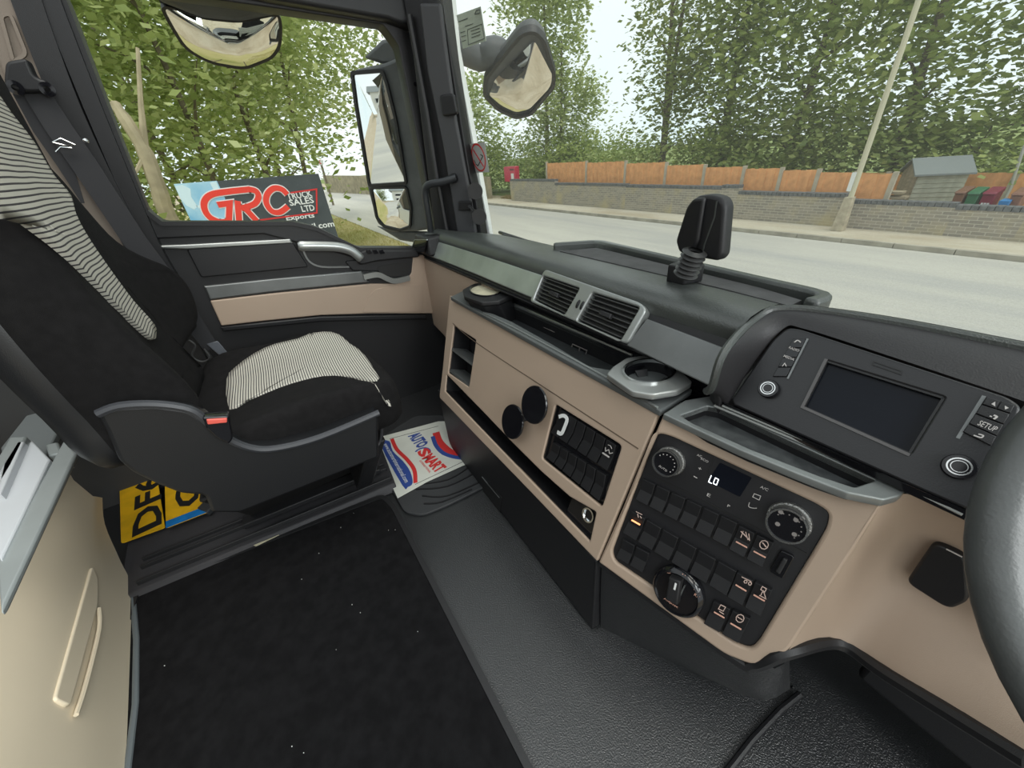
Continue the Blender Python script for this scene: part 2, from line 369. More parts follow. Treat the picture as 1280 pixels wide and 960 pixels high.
segs = [(-21.5, -17.2, wz(690, 224)), (-17.2, wx(785, 230), wz(750, 229)), (wx(785, 230), wx(845, 236), wz(815, 231)), (wx(845, 236), wx(905, 232), wz(870, 232)), (wx(905, 232), wx(926, 238), wz(915, 231)),
        (wx(926, 238), wx(1060, 243), wz(990, 240)), (wx(1060, 243), wx(1200, 252), wz(1130, 251)), (wx(1200, 252), wx(1290, 260), wz(1240, 257)), (wx(1290, 260), 14, wz(1240, 257)-.1)]
for a, b, z in segs:
    s_ = obj('wall_bay', MB().box(((a+b)/2, WY, (G+z-.09)/2+.0), (b-a, .22, z-.09-G)), BRICK, wall)
    mb = MB(); n = max(2, int((b-a)/.115)); st = (b-a)/n
    for k in range(n): mb.box((a+st*(k+.5), WY, z-.045+random.uniform(-.004, .004)), (st-.012, .25, .095))
    c_ = obj('coping', mb, COPE, s_); c_['kind'] = 'stuff'
wall2 = thing('roadside_wall', (-40, 12, G), 'sandy coloured stone wall across the road behind the hoarding', 'wall')
a = atz(398, 238, G); 
obj('wall_bay', MB().hexa([(-62, 9.2, G), (-24, 13.2, G), (-24, 13.45, G), (-62, 9.45, G)], [(-62, 9.2, G+2.0), (-24, 13.2, G+1.35), (-24, 13.45, G+1.35), (-62, 9.45, G+2.0)]), mat('sandstone', (.38, .33, .22), .95, var=.35, vscale=2, bump=.6, bscale=6, dist=.03), wall2)

# fence --------------------------------------------------------
FW = mat('fence_board', (.86, .42, .18), .8, var=.25, vscale=5); FP = mat('fence_post', (.52, .46, .36), .85, var=.2, vscale=5)
fence = thing('board_fence', (-9, WY+.35, G), 'long orange closeboard timber fence with pale concrete posts above the brick wall', 'fence')
FY = WY+.4
posts_px = [(684, 203, 224), (733, 202, 226), (781, 202, 228), (831, 204, 228), (878, 207, 232), (925, 209, 240), (971, 211, 240), (1016, 213, 242), (1062, 216, 243), (1107, 217, 250)]
px_ = [(aty(x, yb, FY).x, aty(x, yt, FY).z, aty(x, yb, FY).z) for x, yt, yb in posts_px]
def panel(a, b, z0, z1, y, parent, tilt=0):
    n = max(4, int((b-a)/.13)); st = (b-a)/n; mb = MB()
    for k in range(n):
        mb.box((a+st*(k+.5), y+(.012 if k % 2 else 0), (z0+z1)/2+random.uniform(-.01, .01)), (st*1.02-.004, .022, z1-z0))
    p = obj('fence_panel', mb, FW, parent); p['kind'] = 'stuff'
    obj('rail', MB().box(((a+b)/2, y+.05, z1-.25), (b-a, .04, .07)), FP, parent)
for i in range(len(px_)-1):
    a, zt, zb = px_[i]; b, zt2, _ = px_[i+1]
    panel(a+.05, b-.05, G+.3, (zt+zt2)/2-.02, FY, fence)
for a, zt, zb in px_: obj('fence_post', MB().box((a, FY, (zt+.04+G)/2), (.1, .1, zt+.04-G)), FP, fence)
fence2 = thing('board_fence', (2, FY+1, G), 'orange closeboard timber fence set back behind the bins and the shed', 'fence')
F2Y = FY+2.6
for a_, b_ in ((1066, 1104), (1104, 1190), (1190, 1262), (1262, 1330)):
    xa = aty(a_, 230, F2Y).x; xb = aty(b_, 235, F2Y).x; zt = aty((a_+b_)/2, 216, F2Y).z
    panel(xa+.05, xb-.05, G+.2, zt, F2Y, fence2); obj('fence_post', MB().box((xb, F2Y, (zt+G)/2), (.11, .11, zt-G+.06)), FP, fence2)

# shed ---------------------------------------------------------
SHD = mat('shed_board', (.42, .42, .33), .9, var=.3, vscale=6); SHB = mat('shed_gable_board', (.36, .30, .21), .9, var=.3, vscale=6); FELT = mat('roof_felt', (.20, .22, .22), .9)
SY = FY+1.1
CA = aty(1135, 249, SY); ztop_ = aty(1149, 218, SY).z; th = math.radians(30); sd = Vector((math.cos(th), math.sin(th), 0)); gd_ = Vector((-math.sin(th), math.cos(th), 0))
CB = Vector((aty(1142, 234, SY).x, SY, G)); SLn, GLn = .95, 1.25
shed = thing('garden_shed', CB, 'small weathered grey-green timber shed with felt roof behind the brick wall', 'shed')
n = 11; h = (ztop_-G)/n
def wallb(nm, o, d, nrm, L, z0, z1, m, w0=0, w1=None):
    w1 = L if w1 is None else w1
    a = o+d*w0; b = o+d*w1; obj(nm, MB().hexa([a+Vector((0, 0, z0)), b+Vector((0, 0, z0)), b+nrm*.03+Vector((0, 0, z0)), a+nrm*.03+Vector((0, 0, z0))], [a+Vector((0, 0, z1)), b+Vector((0, 0, z1)), b+nrm*.015+Vector((0, 0, z1)), a+nrm*.015+Vector((0, 0, z1))]), m, shed)
for k in range(n):
    wallb('board', CB, sd, -gd_, SLn, h*k, h*k+h*.96, SHD); wallb('gable_board', CB, gd_, -sd, GLn, h*k, h*k+h*.96, SHB)
rise = .28
for k in range(5):
    f = (k+.5)/5; wallb('gable_board', CB, gd_, -sd, GLn, ztop_-G+rise*k/5, ztop_-G+rise*(k+.95)/5, SHB, GLn/2*f, GLn*(1-f/2))
up = Vector((0, 0, 1)); e0 = CB+up*(ztop_-G)
for s_ in (0, 1):
    oo = gd_*(-.10 if s_ == 0 else GLn+.10); a = e0+oo-sd*.1-up*.04; b = e0+oo+sd*(SLn+.1)-up*.04; c = e0+gd_*GLn/2+sd*(SLn+.1)+up*(rise+.02); d = e0+gd_*GLn/2-sd*.1+up*(rise+.02)
    obj('roof_slope', MB().hexa([a, b, c, d], [p+up*.04 for p in (a, b, c, d)]), FELT, shed)
# bins ----------------------------------------------------------
def bin_(px0, px1, pyt, col, label, name='wheelie_bin', y=FY+.15, wid=None):
    a = aty(px0, pyt, y).x; b = aty(px1, pyt, y).x; z = aty((px0+px1)/2, pyt, y).z; cx = (a+b)/2; wd = b-a; zb = G
    t = thing(name, (cx, y+.3, zb), label, 'bin')
    m = mat('bin_'+label.split()[0], col, .55); mt = mat('binlid_'+label.split()[0], tuple(c*.8 for c in col), .5)
    mb = MB().hexa([(cx-wd*.4, y+.08, zb), (cx+wd*.4, y+.08, zb), (cx+wd*.4, y+.5, zb), (cx-wd*.4, y+.5, zb)], [(cx-wd*.48, y+.02, z-.07), (cx+wd*.48, y+.02, z-.07), (cx+wd*.48, y+.58, z-.07), (cx-wd*.48, y+.58, z-.07)])
    obj('body', mb, m, t, bev=.02)
    obj('lid', MB().hexa([(cx-wd*.52, y-.03, z-.07), (cx+wd*.52, y-.03, z-.07), (cx+wd*.52, y+.6, z-.07), (cx-wd*.52, y+.6, z-.07)], [(cx-wd*.5, y, z-.02), (cx+wd*.5, y, z-.02), (cx+wd*.5, y+.6, z+.03), (cx-wd*.5, y+.6, z+.03)]), mt, t, bev=.015)
    return t, cx, y, z, wd
bin_(1195, 1209, 238, (.22, .10, .06), 'brown wheelie bin beside the shed, left of the green bin')
bin_(1211, 1227, 239, (.03, .16, .07), 'green wheelie bin behind the brick wall')
t_, cx, y_, z_, wd_ = bin_(1230, 1248, 239, (.22, .01, .04), 'maroon wheelie bin with a small pale mark behind the wall')
obj('bin_mark', MB().text(Pl((cx-wd_*.3, y_+.02, z_-.3), (1, 0, 0), (0, 0, 1)), '---', (0, 0), (wd_*.6, 0), ht=.06), WHT, t_)
bin_(1266, 1283, 240, (.26, .12, .08), 'brown wheelie bin at the right end of the wall')
mb = MB(); a = aty(1248, 254, FY-.05); b = aty(1261, 254, FY-.05)
mb.hexa([(a.x+.03, FY-.05, a.z-.3), (b.x-.03, FY-.05, a.z-.3), (b.x-.03, FY+.3, a.z-.3), (a.x+.03, FY+.3, a.z-.3)], [(a.x, FY-.08, a.z+.05), (b.x, FY-.08, a.z+.05), (b.x, FY+.34, a.z+.05), (a.x, FY+.34, a.z+.05)])
t_ = thing('recycling_box', (a.x, FY, a.z-.3), 'small bright blue recycling box on top of a stack behind the wall', 'box')
obj('body', mb, mat('box_blue', (.03, .22, .55), .5), t_)
obj('stand', MB().box(((a.x+b.x)/2, FY+.1, (a.z-.3+G)/2), (.4, .35, a.z-.3-G)), FP, t_)
# planter bench
t_ = thing('wooden_bench', (aty(1115, 242, FY+.2).x, FY+.2, G), 'low weathered wooden slatted bench in front of the shed gable', 'bench')
for k, (x0, x1) in enumerate(((1094, 1130), (1094, 1134))):
    a = aty(x0, 240+6*k, FY+.2); b = aty(x1, 240+6*k, FY+.2)
    obj('slat', MB().box(((a.x+b.x)/2, FY+.25, a.z), (b.x-a.x, .3, .05)), SHB, t_)
for x0 in (1097, 1130): a = aty(x0, 245, FY+.2); obj('leg', MB().box((a.x, FY+.25, (a.z+G)/2), (.08, .2, a.z-G)), SHB, t_)

# poles, post box ------------------------------------------------
pb = atz(1047, 288, G+.09); 
t_ = thing('street_pole', pb, 'tall thin yellowed pole on a square concrete stump at the kerbside', 'pole')
ztop = aty(1070, 248, pb.y).z
dirp = (aty(1145, 0, pb.y)-aty(1063, 240, pb.y)).normalized()
obj('stump', MB().hexa([pb+Vector((-.13, -.13, 0)), pb+Vector((.13, -.13, 0)), pb+Vector((.13, .13, 0)), pb+Vector((-.13, .13, 0))],
    [aty(1063, 246, pb.y)+Vector(d) for d in ((-.09, -.09, 0), (.09, -.09, 0), (.09, .09, 0), (-.09, .09, 0))]), mat('stump_concrete', (.50, .44, .33), .9, var=.3, vscale=8), t_, bev=.01)
p0 = aty(1063, 248, pb.y); obj('shaft', MB().tube([p0, p0+dirp*3.5, p0+dirp*9.5], [.062, .055, .04], 10), mat('pole_paint', (.55, .52, .38), .7), t_)
q = aty(1066, 227, pb.y); obj('notice', MB().box(q+Vector((0, -.07, 0)), (.09, .02, .42)), WHT, t_)
pb2 = aty(1263, 235, F2Y-.3); t_ = thing('thin_pole', (pb2.x, F2Y-.3, G), 'thin grey leaning pole behind the fence at the right', 'pole')
obj('shaft', MB().tube([(pb2.x, F2Y-.3, G), pb2, aty(1282, 178, F2Y-.3), aty(1300, 130, F2Y-.3)], .03, 8), mat('grey_pole', (.4, .4, .36), .6), t_)
pb = atz(639, 247, G+.05); pb.y = 14.3; yb = pb.y
base = aty(639, 246, yb); t_ = thing('post_box', base, 'small red lamp-style post box on a thin post by the hedge', 'post box')
z0 = aty(639, 227, yb).z; z1 = aty(639, 208, yb).z; xa = aty(632, 215, yb).x; xb = aty(646, 215, yb).x; REDP = mat('post_red', (.55, .03, .07), .4)
mb = MB().plate(Pl(((xa+xb)/2, yb-.12, (z0+z1)/2), (1, 0, 0), (0, 0, 1)), rnd([(-(xb-xa)/2, -(z1-z0)/2), ((xb-xa)/2, -(z1-z0)/2), ((xb-xa)/2, (z1-z0)/2), (-(xb-xa)/2, (z1-z0)/2)], .06), -.3, 0, bev=.01)
obj('box', mb, REDP, t_); PBX = Pl(((xa+xb)/2, yb-.12, (z0+z1)/2), (1, 0, 0), (0, 0, 1)); hw = (xb-xa)/2; hh = (z1-z0)/2
obj('slot', MB().box(PBX.w(.45*hw, .6*hh, .01), (hw*.7, .02, hh*.14)), INK, t_)
obj('label_card', MB().box(PBX.w(.5*hw, -.25*hh, .01), (hw*.45, .015, hh*.7)), WHT, t_)
obj('post', MB().tube([base, (base.x, yb+.02, z0+.1)], .035, 8), FP, t_)
# little arrow sign by the left wall
t_ = thing('arrow_sign', (-40, 8.6, G), 'small white sign with a red arrow on a brown post beside the far wall', 'sign')
SG = Pl(atx(399, 203, -38), (.75, .66, 0), (0, 0, 1)); 
c0 = SG.at(399, 203); rr = [(SG.at(393.5, 200.5)), (SG.at(403.5, 200)), (SG.at(403.5, 206.5)), (SG.at(393.5, 207))]
obj('board', MB().prism(SG, rr[::-1], -.04, 0), WHT, t_)
c = c0; obj('arrow', MB().text(SG, '<<', SG.at(395, 206), SG.at(402, 205.5), d=.02, ht=.35, ex=.03), RED, t_)
bz = SG.w(*c0); obj('post', MB().box(((bz.x), bz.y+.1, (G+bz.z-.2)/2), (.35, .12, bz.z-.2-G)), BARK, t_)

# hoarding ------------------------------------------------------
SX = -6.0
SN = Pl((SX, 0, 0), (0, 1, 0), (0, 0, 1))      # faces +x
hoard = thing('sales_hoarding', (SX, .1, G), 'dark grey hoarding with red GRC lettering and a blue world map, standing on the verge', 'sign')
TL, TR = SN.at(217, 230), SN.at(398, 217); BR = (SN.at(421, 290)[0], -.35); BL = (SN.at(240, 276)[0]+.0, -.35)
HB = mat('hoarding_grey', (.06, .072, .078), .45, var=.2, vscale=6)
obj('board', MB().prism(SN, [BL, BR, TR, TL], -.04, 0), HB, hoard)
for yy in (TL[0]+.2, TR[0]-.2): obj('leg', MB().box((SX-.08, yy, (G+.2)/2), (.07, .07, .2-G+.0)), BARK, hoard)
def spx(l, pl=SN): return [pl.at(*p) for p in l]
MAPB = mat('map_blue', (.10, .38, .62), .4, col2=(.45, .68, .80), vscale=2.5)
obj('map_print', MB().prism(SN, spx([(217, 230), (271, 226), (281, 247), (290, 285), (240, 279)])[::-1], 0, .003), MAPB, hoard)
LAND = mat('map_land', (.62, .78, .84), .4)
mb = MB()
for pts in ([(219, 233), (228, 231), (238, 236), (239, 246), (247, 258), (243, 262), (233, 257), (226, 249)], [(245, 257), (252, 256), (249, 261)], [(262, 228), (270, 227), (276, 240), (268, 239)]):
    mb.prism(SN, spx(pts)[::-1], .003, .005)
obj('map_land', mb, LAND, hoard)
# G R C built as broad strokes with a white edge
gpath = smooth(spx([(313, 236.5), (285, 239.5), (265, 243), (256, 251), (256, 262), (263, 272), (276, 278)]), 6)
Gs = [gpath, spx([(276, 278), (286.5, 276.5)]), spx([(286, 280), (287, 254), (272, 256)])]
Rs = [smooth(spx([(311, 236.5), (320, 239), (323, 246), (319, 254), (309, 258.5)]), 6), spx([(310, 258), (301, 260.5)]), spx([(299, 277), (297, 251)]), spx([(306, 260), (321, 276)])]
Cs = [smooth(spx([(359, 243), (352, 236.5), (342, 235.5), (334, 243), (333, 254), (340, 264), (350, 265), (360, 258)]), 6)]
mb = MB(); mo = MB(); W_ = .062
for i, st in enumerate(Gs+Rs+Cs):
    mb.strip(SN, st, W_, .006, .012+.0002*i); mo.strip(SN, st, W_+.022, .004, .008)
obj('logo_edge', mo, WHT, hoard); obj('logo_letters', mb, mat('logo_red', (.78, .05, .03), .4), hoard)
mb = MB(); HR = mat('frame_red', (.6, .03, .03), .4)
def b2(a, b): return SN.at(*a), SN.at(*b)
for s_, a, b, h in (('TRUCK', (360, 250), (391, 245.5), .072), ('SALES', (363, 257.5), (393, 253.5), .072), ('LTD', (378, 265), (394, 263), .072)):
    mb.text(SN, s_, *b2(a, b), d=.008, ht=h, ex=.02)
mb.text(SN, 'Exports', *b2((359, 277.5), (394, 273.5)), d=.008, ht=.075, ex=.02)
mb.text(SN, 'ail.com', *b2((386, 287.5), (418.5, 283)), d=.008, ht=.075, ex=.02)
obj('white_lettering', mb, WHT, hoard)
obj('red_frame', MB().strip(SN, spx([(363, 241), (395.5, 236.5), (396, 266), (325, 275)]), .018, .004, .009), HR, hoard)

# trees ---------------------------------------------------------
def leaves(mb, c, rad, n, size, clumps=None, seed=0, flat=1.0, clump_r=.28):
    rg = random.Random(seed); c = Vector(c); rad = Vector(rad); cl = []
    k = clumps or 60
    for _ in range(k):
        while True:
            p = Vector((rg.uniform(-1, 1), rg.uniform(-1, 1), rg.uniform(-1, 1)))
            if .35 < p.length < 1: break
        cl.append((p, rg.uniform(.6, 1.3)))
    V = mb.v; F = mb.f; Mi = mb.m
    for i in range(n):
        p, s = cl[rg.randrange(k)]; r = clump_r*s
        q = Vector((p.x+rg.gauss(0, r), p.y+rg.gauss(0, r), p.z+rg.gauss(0, r*.7)))
        o = Vector((c.x+q.x*rad.x, c.y+q.y*rad.y, c.z+q.z*rad.z))
        if o.z < G+.1: continue
        a = rg.uniform(0, 6.283); t = rg.uniform(-.9, .9); sz = size*rg.uniform(.6, 1.35)
        u = Vector((math.cos(a), math.sin(a), t*.8)); u.normalize(); v = u.cross(Vector((rg.uniform(-1, 1), rg.uniform(-1, 1), 1))); v.normalize()
        b = len(V)
        V.extend([tuple(o-u*sz*.5), tuple(o+v*sz*.34-u*sz*.05), tuple(o+u*sz*.55), tuple(o-v*sz*.34-u*sz*.05)]); F.append((b, b+1, b+2, b+3)); Mi.append(0)
def rawobj(name, mb, m, parent):
    me = bpy.data.meshes.new(name); o0 = ORG[parent]
    me.from_pydata([(v[0]-o0.x, v[1]-o0.y, v[2]-o0.z) for v in mb.v], [], mb.f); me.materials.append(m)
    o = link(name, me, o0, parent); o['kind'] = 'stuff'; return o
def tree(loc, h, cr, crz, n, m, label, size=.2, trunks=1, tr=.14, lean=(0, 0), seed=1, clumps=70, cz=None, group=None, name='tree', cat='tree', clump_r=.28):
    loc = Vector(loc); t = thing(name, loc, label, cat, group); rg = random.Random(seed)
    cz = cz if cz is not None else h-crz*.9
    mb = MB(); leaves(mb, (loc.x+lean[0], loc.y+lean[1], loc.z+cz), (cr, cr, crz), n, size, clumps, seed, clump_r=clump_r)
    rawobj('foliage', mb, m, t)
    for k in range(trunks):
        a = Vector((rg.uniform(-.3, .3), rg.uniform(-.3, .3), 0))*(0 if trunks == 1 else 1)
        e = Vector((lean[0]+rg.uniform(-.5, .5)*cr*.6, lean[1]+rg.uniform(-.5, .5)*cr*.5, h*.86))
        mid = (a+e)*.5+Vector((rg.uniform(-.3, .3), rg.uniform(-.2, .2), 0))
        tm = MB(); pts = smooth([loc+a, loc+a*.7+mid*.3+Vector((0, 0, 0)), loc+mid, loc+e], 4)
        tm.tube(pts, [tr*(1-.8*i/(len(pts)-1)) for i in range(len(pts))], 7)
        for q in range(7):
            i = 3+q; p = pts[min(i, len(pts)-3)]; d = Vector((rg.uniform(-1, 1), rg.uniform(-1, 1), rg.uniform(.3, 1)))*cr*.45
            tm.tube([p, p+d*.5+Vector((0, 0, .1)), p+d], [tr*.35, tr*.2, tr*.06], 5)
        obj('trunk', tm, BARK, t)
    return t
# maples behind the hoarding (seen through the door window)
spots = [((-9.5, -3.9, G), 9.5, 2.3, 4.0, 11000, 'young maple with a pale bare trunk nearest the rear edge of the door window', (.2, .3)),
         ((-11.5, -.6, G), 10, 2.6, 4.3, 12000, 'maple with a straight trunk rising behind the left of the hoarding', (0, 0)),
         ((-12.5, .6, G), 10.5, 2.3, 3.7, 10000, 'maple with a leaning trunk rising behind the middle of the hoarding', (.2, -.3)),
         ((-15.5, 1.5, G), 10.5, 2.7, 3.5, 10000, 'broad maple behind the right end of the hoarding', (0, 1.6)),
         ((-13, -6.3, G), 11, 3.2, 5, 9000, 'bushy maple at the rear of the roadside row', (0, 0))]
for i, (l, h, cr, cz, n, lab, ln) in enumerate(spots):
    tree(l, h, cr, cz, n, LEAF1, lab, size=.15, tr=.11, seed=20+i, clumps=150, lean=ln, cz=h*(.66 if h == 10.5 else .56), group='maples behind the hoarding')
tree((-20, -2, G), 11, 5, 5.5, 9000, LEAF2, 'bushy tree standing deep behind the maples', size=.3, tr=.2, seed=40, clumps=80, cz=5)
tree((-26, 1.5, G), 12, 4, 4.6, 8000, LEAF2, 'bushy tree behind the maples, nearest the road', size=.3, tr=.2, seed=41, clumps=80, cz=8)
t_ = thing('bare_trunk', (-7.6, -2.3, G), 'leaning pale branched trunk left of the hoarding', 'tree')
P_ = [atx(222, 290, -7.6), atx(198, 235, -7.5), atx(182, 192, -7.5), atx(160, 155, -7.5), atx(143, 130, -7.6)]; P_ = [Vector((P_[0].x, P_[0].y+.25, G))]+P_
mb = MB().tube(smooth(P_, 4), [.10]*8+[.09]*5+[.075]*5+[.06]*3, 8); q = P_[3]
mb.tube([q, atx(176, 130, -7.5), atx(172, 60, -7.6)], [.05, .03, .02], 6); mb.tube([q, atx(170, 215, -7.4), atx(166, 235, -7.4)], [.03, .02, .01], 5)
obj('trunk', mb, mat('pale_bark', (.46, .39, .26), .9, var=.3, vscale=5), t_)
# trees across the road
far = [((-31, 15, G), 10, 3.6, 4.6, 9000, LEAF1, 'pale green tree behind the corner of the far wall', .3, 3.9),
       ((-23.0, 18.4, G), 9, 2.6, 4.6, 9000, LEAF1, 'rounded green tree directly behind the red post box', .24, 3.6),
       ((-23.5, 17.5, G), 12.5, 2.6, 3.6, 6000, LEAF1, 'tall tree whose crown rises behind the front mirror', .26, 9.2),
       ((-15.2, 19, G), 13.5, 2.2, 5.5, 5200, LEAF3, 'airy thin tree against the bright sky, right of the front mirror', .24, 7.6),
       ((-12.3, 19.5, G), 14, 2.3, 5.8, 5600, LEAF3, 'airy thin tree in the middle of the windscreen', .24, 7.4),
       ((-9.2, 19, G), 13, 3.2, 5.6, 11000, LEAF2, 'dense broad tree over the middle of the board fence', .25, 6.4),
       ((-5.6, 19, G), 13, 3.0, 5.8, 8500, LEAF2, 'dense broad tree left of the street pole', .25, 6.8),
       ((-2.6, 20.5, G), 13, 2.6, 4.6, 2400, LEAF3, 'sparse dark tree with bare stems behind the street pole', .24, 7.0),
       ((0.6, 21, G), 14, 2.6, 4.8, 2400, LEAF3, 'sparse dark leaning tree above the shed', .24, 7.6),
       ((4.6, 21, G), 13, 3.2, 4.6, 3200, LEAF3, 'sparse tree at the right edge of the windscreen', .24, 7.2)]
for i, (l, h, cr, cz, n, m, lab, sz, zc) in enumerate(far):
    tree(l, h, cr, cz, n, m, lab, size=sz, tr=.21, seed=60+i, trunks=2 if m is LEAF3 else 1, clumps=110, cz=zc, group='trees across the road', clump_r=.2)
bush = [((-17.5, 18.3, G), 2.9, 2.2, 1.4, 3000, LEAF4, 'pale bush behind the left end of the board fence'), ((-13.5, 18.6, G), 3.0, 2.4, 1.5, 3000, LEAF3, 'dark bush behind the second fence bay'),
        ((-10.5, 18.2, G), 3.0, 2.3, 1.5, 3500, LEAF2, 'green bush behind the middle of the board fence'), ((-7, 18.6, G), 3.2, 2.5, 1.6, 3500, LEAF3, 'dark bush behind the right half of the board fence'),
        ((-3.4, 19.4, G), 3.1, 2.4, 1.5, 3500, LEAF2, 'green bush behind the street pole'), ((-.8, 20.4, G), 3.5, 2.2, 1.8, 3500, LEAF3, 'dark bush behind the shed roof'),
        ((2.0, 20.6, G), 3.6, 2.0, 1.9, 3500, LEAF4, 'pale yellow-green bush right of the shed'), ((5.2, 21.5, G), 5.2, 2.6, 2.6, 6000, LEAF4, 'large pale bush at the far right'),
        ((-21.3, 17.6, G), 3.2, 2.2, 1.6, 4500, LEAF2, 'green bush filling the gap between post box and wall'), ((-27.5, 17.2, G), 3.4, 2.4, 1.8, 4500, LEAF2, 'green bush left of the post box')]
for i, (l, h, cr, cz, n, m, lab) in enumerate(bush):
    tree(l, h, cr, cz, n, m, lab, size=.2, tr=.05, seed=90+i, clumps=50, cz=h*.5, group='bushes along the far side', name='bush', cat='bush', trunks=1)
# grass blades on the verge
mb = MB(); rg = random.Random(5)
for i in range(16000):
    x = -5-rg.random()**1.6*22; y = rg.uniform(.8, 4.3); a = rg.uniform(0, 6.28); hh = rg.uniform(.03, .11)
    b = len(mb.v); mb.v += [(x-.012*math.cos(a), y-.012*math.sin(a), G), (x+.012*math.cos(a), y+.012*math.sin(a), G), (x+rg.uniform(-.05, .05), y+rg.uniform(-.05, .05), G+hh)]; mb.f.append((b, b+1, b+2)); mb.m.append(0)
t_ = obj('verge_grass', mb, GRASS, origin=(-8, 2, G)); tag(t_, 'dry yellow grass growing on the roadside verge', 'grass', kind='stuff')
mb = MB()
for i in range(5000):
    x = rg.uniform(-23.5, -16); y = rg.uniform(13.75, 14.4); a = rg.uniform(0, 6.28); hh = rg.uniform(.05, .3)
    b = len(mb.v); mb.v += [(x-.03*math.cos(a), y-.03*math.sin(a), G), (x+.03*math.cos(a), y+.03*math.sin(a), G), (x+rg.uniform(-.15, .15), y+rg.uniform(-.1, .1), G+hh)]; mb.f.append((b, b+1, b+2)); mb.m.append(0)
t_ = obj('dry_weeds', mb, leafmat('dry_weeds', [(.34, .24, .10), (.5, .38, .2), (.3, .3, .1)]), origin=(-22, 13.9, G)); tag(t_, 'dry brown weeds and leaf litter under the post box', 'weeds', kind='stuff')
# house seen in the door mirror
t_ = thing('white_house', (0, -46, G), 'white rendered house seen only in the door mirror', 'house')
HW = mat('render_white', (.75, .74, .7), .8); obj('walls', MB().box((.3, -46, G+3.5), (7, 8, 7)), HW, t_)
obj('roof', MB().hexa([(-3.6, -50.5, G+7), (4.2, -50.5, G+7), (4.2, -41.5, G+7), (-3.6, -41.5, G+7)], [(-3.6, -46.1, G+9.2), (4.2, -46.1, G+9.2), (4.2, -45.9, G+9.2), (-3.6, -45.9, G+9.2)]), FELT, t_)
for zz in (1.6, 4.6):
    for xx in (-2.0, .6):
        wf = obj('window', MB().box((xx, -41.98, G+zz), (1.5, .1, 1.4)), WHTP, t_); obj('pane', MB().box((xx, -41.92, G+zz), (1.3, .06, 1.2)), GLOSS, wf)
slab('yard', -4.0, 8, -42, -6, G+.0, ASPH, label='grey yard surface behind the truck, seen in the door mirror')
tree((-5.4, -41, G), 8, 1.1, 3.8, 2500, LEAF3, 'narrow dark conifer beside the white house in the door mirror', size=.3, tr=.15, seed=200, clumps=60, cz=4)

# ================================================================== CAB SHELL
DX = -1.58
D = Pl((DX, 0, 0), (0, 1, 0), (0, 0, 1))        # inner face of the passenger door, normal +x
def dp_(l, r=0, n=4, pl=D): 
    q = [pl.at(*p) for p in l]; return rnd(q, r, n) if r else q
def ccw(q):
    a = sum(q[i-1][0]*q[i][1]-q[i][0]*q[i-1][1] for i in range(len(q))); return q if a > 0 else q[::-1]
door = thing('door_1', (DX, .1, .2), kind='structure')
dlow = ccw(dp_([(168, 284), (200, 277.5), (368, 277.5), (395, 284), (425, 299), (448, 309.5), (505, 309.5), (548, 309), (640, 440), (640, 720), (180, 720), (60, 280), (150, 285)], .01))
obj('door_panel', MB().plate(D, dlow, -.06, 0, bev=.006), BLK2, door)
# window frame
wop = dp_([(52, -60), (83, -1), (184, 262), (203, 277), (368, 277), (395, 283), (425, 298), (448, 309), (548, 309), (497, 58), (478, 32), (345, 12), (200, -8), (100, -30)])
outr = dp_([(10, -110), (150, 300), (330, 292), (445, 322), (600, 325), (546, 60), (520, -10), (345, -45)])
obj('window_frame', MB().plate(D, ccw(outr), -.05, .012, holes=[rnd(ccw(wop), .012)], bev=.004), BLK, door)
obj('window_seal', MB().strip(D, [*dp_([(77, -10), (184, 264), (203, 279), (366, 279), (396, 286), (448, 311), (545, 311)])], .012, .006, .02), BLK2, door)
obj('window_pane', MB().plate(D, ccw(dp_([(40, -80), (190, 290), (445, 315), (560, 315), (505, 20), (345, 0)])), -.035, -.03), GLASS, door)
# belt line moulding and storage lid
obj('lid_trim', MB().plate(D, ccw(dp_([(200, 306), (232, 305), (362, 298), (366, 303.5), (234, 311), (203, 310)], .002)), -.005, .016, bev=.004), SILV, door)
obj('storage_lid', MB().plate(D, ccw(dp_([(234, 311), (366, 303), (385, 333), (252, 346)], .008)), -.005, .012, bev=.003), BLK, door)
obj('handle_recess', MB().plate(D, ccw(dp_([(377, 311), (440, 311), (452, 324), (436, 332), (402, 334), (386, 328)], .02)), -.004, .004, bev=.001), INK, door)
hp = smooth([D.w(*D.at(*p), .035) for p in ((371, 306), (395, 306), (420, 307), (437, 312), (449, 322))], 5)
obj('pull_handle', MB().tube(hp, [.010]+[.014]*(len(hp)-2)+[.012], 10, ry=1.2), SILV, door, label='brushed silver pull handle')
obj('handle_rim', MB().strip(D, smooth(dp_([(378, 311), (386, 326), (402, 333), (436, 333)]), 4), .006, 0, .01), SILVD, door)
obj('switch_plinth', MB().plate(D, ccw(dp_([(440, 317), (455, 311), (520, 311), (522, 320), (470, 325), (448, 330)], .01)), -.01, .03, bev=.006), BLK2, door)
for a_ in (457, 465, 473): obj('window_switch', MB().plate(D.off(.03), ccw(dp_([(a_, 312), (a_+5, 311.5), (a_+8, 316.5), (a_+2, 317.5)], .002, pl=D.off(.03))), 0, .005, bev=.001), GLOSS, door)
obj('door_ledge', MB().plate(D, ccw(dp_([(430, 326), (470, 322), (522, 318), (516, 345), (470, 338), (440, 338)], .01)), -.004, .012, bev=.004), BLK2, door)
obj('silver_band', MB().plate(D, ccw(dp_([(255, 357), (340, 348), (451, 338), (461, 352), (340, 364), (263, 374)], .002)), -.005, .012, bev=.004), SILVD, door)
obj('latch_recess', MB().plate(D.off(.012), ccw(dp_([(470, 334), (488, 330), (510, 328), (510, 343), (490, 346), (476, 342)], .012, pl=D.off(.012))), -.001, .002), INK, door)
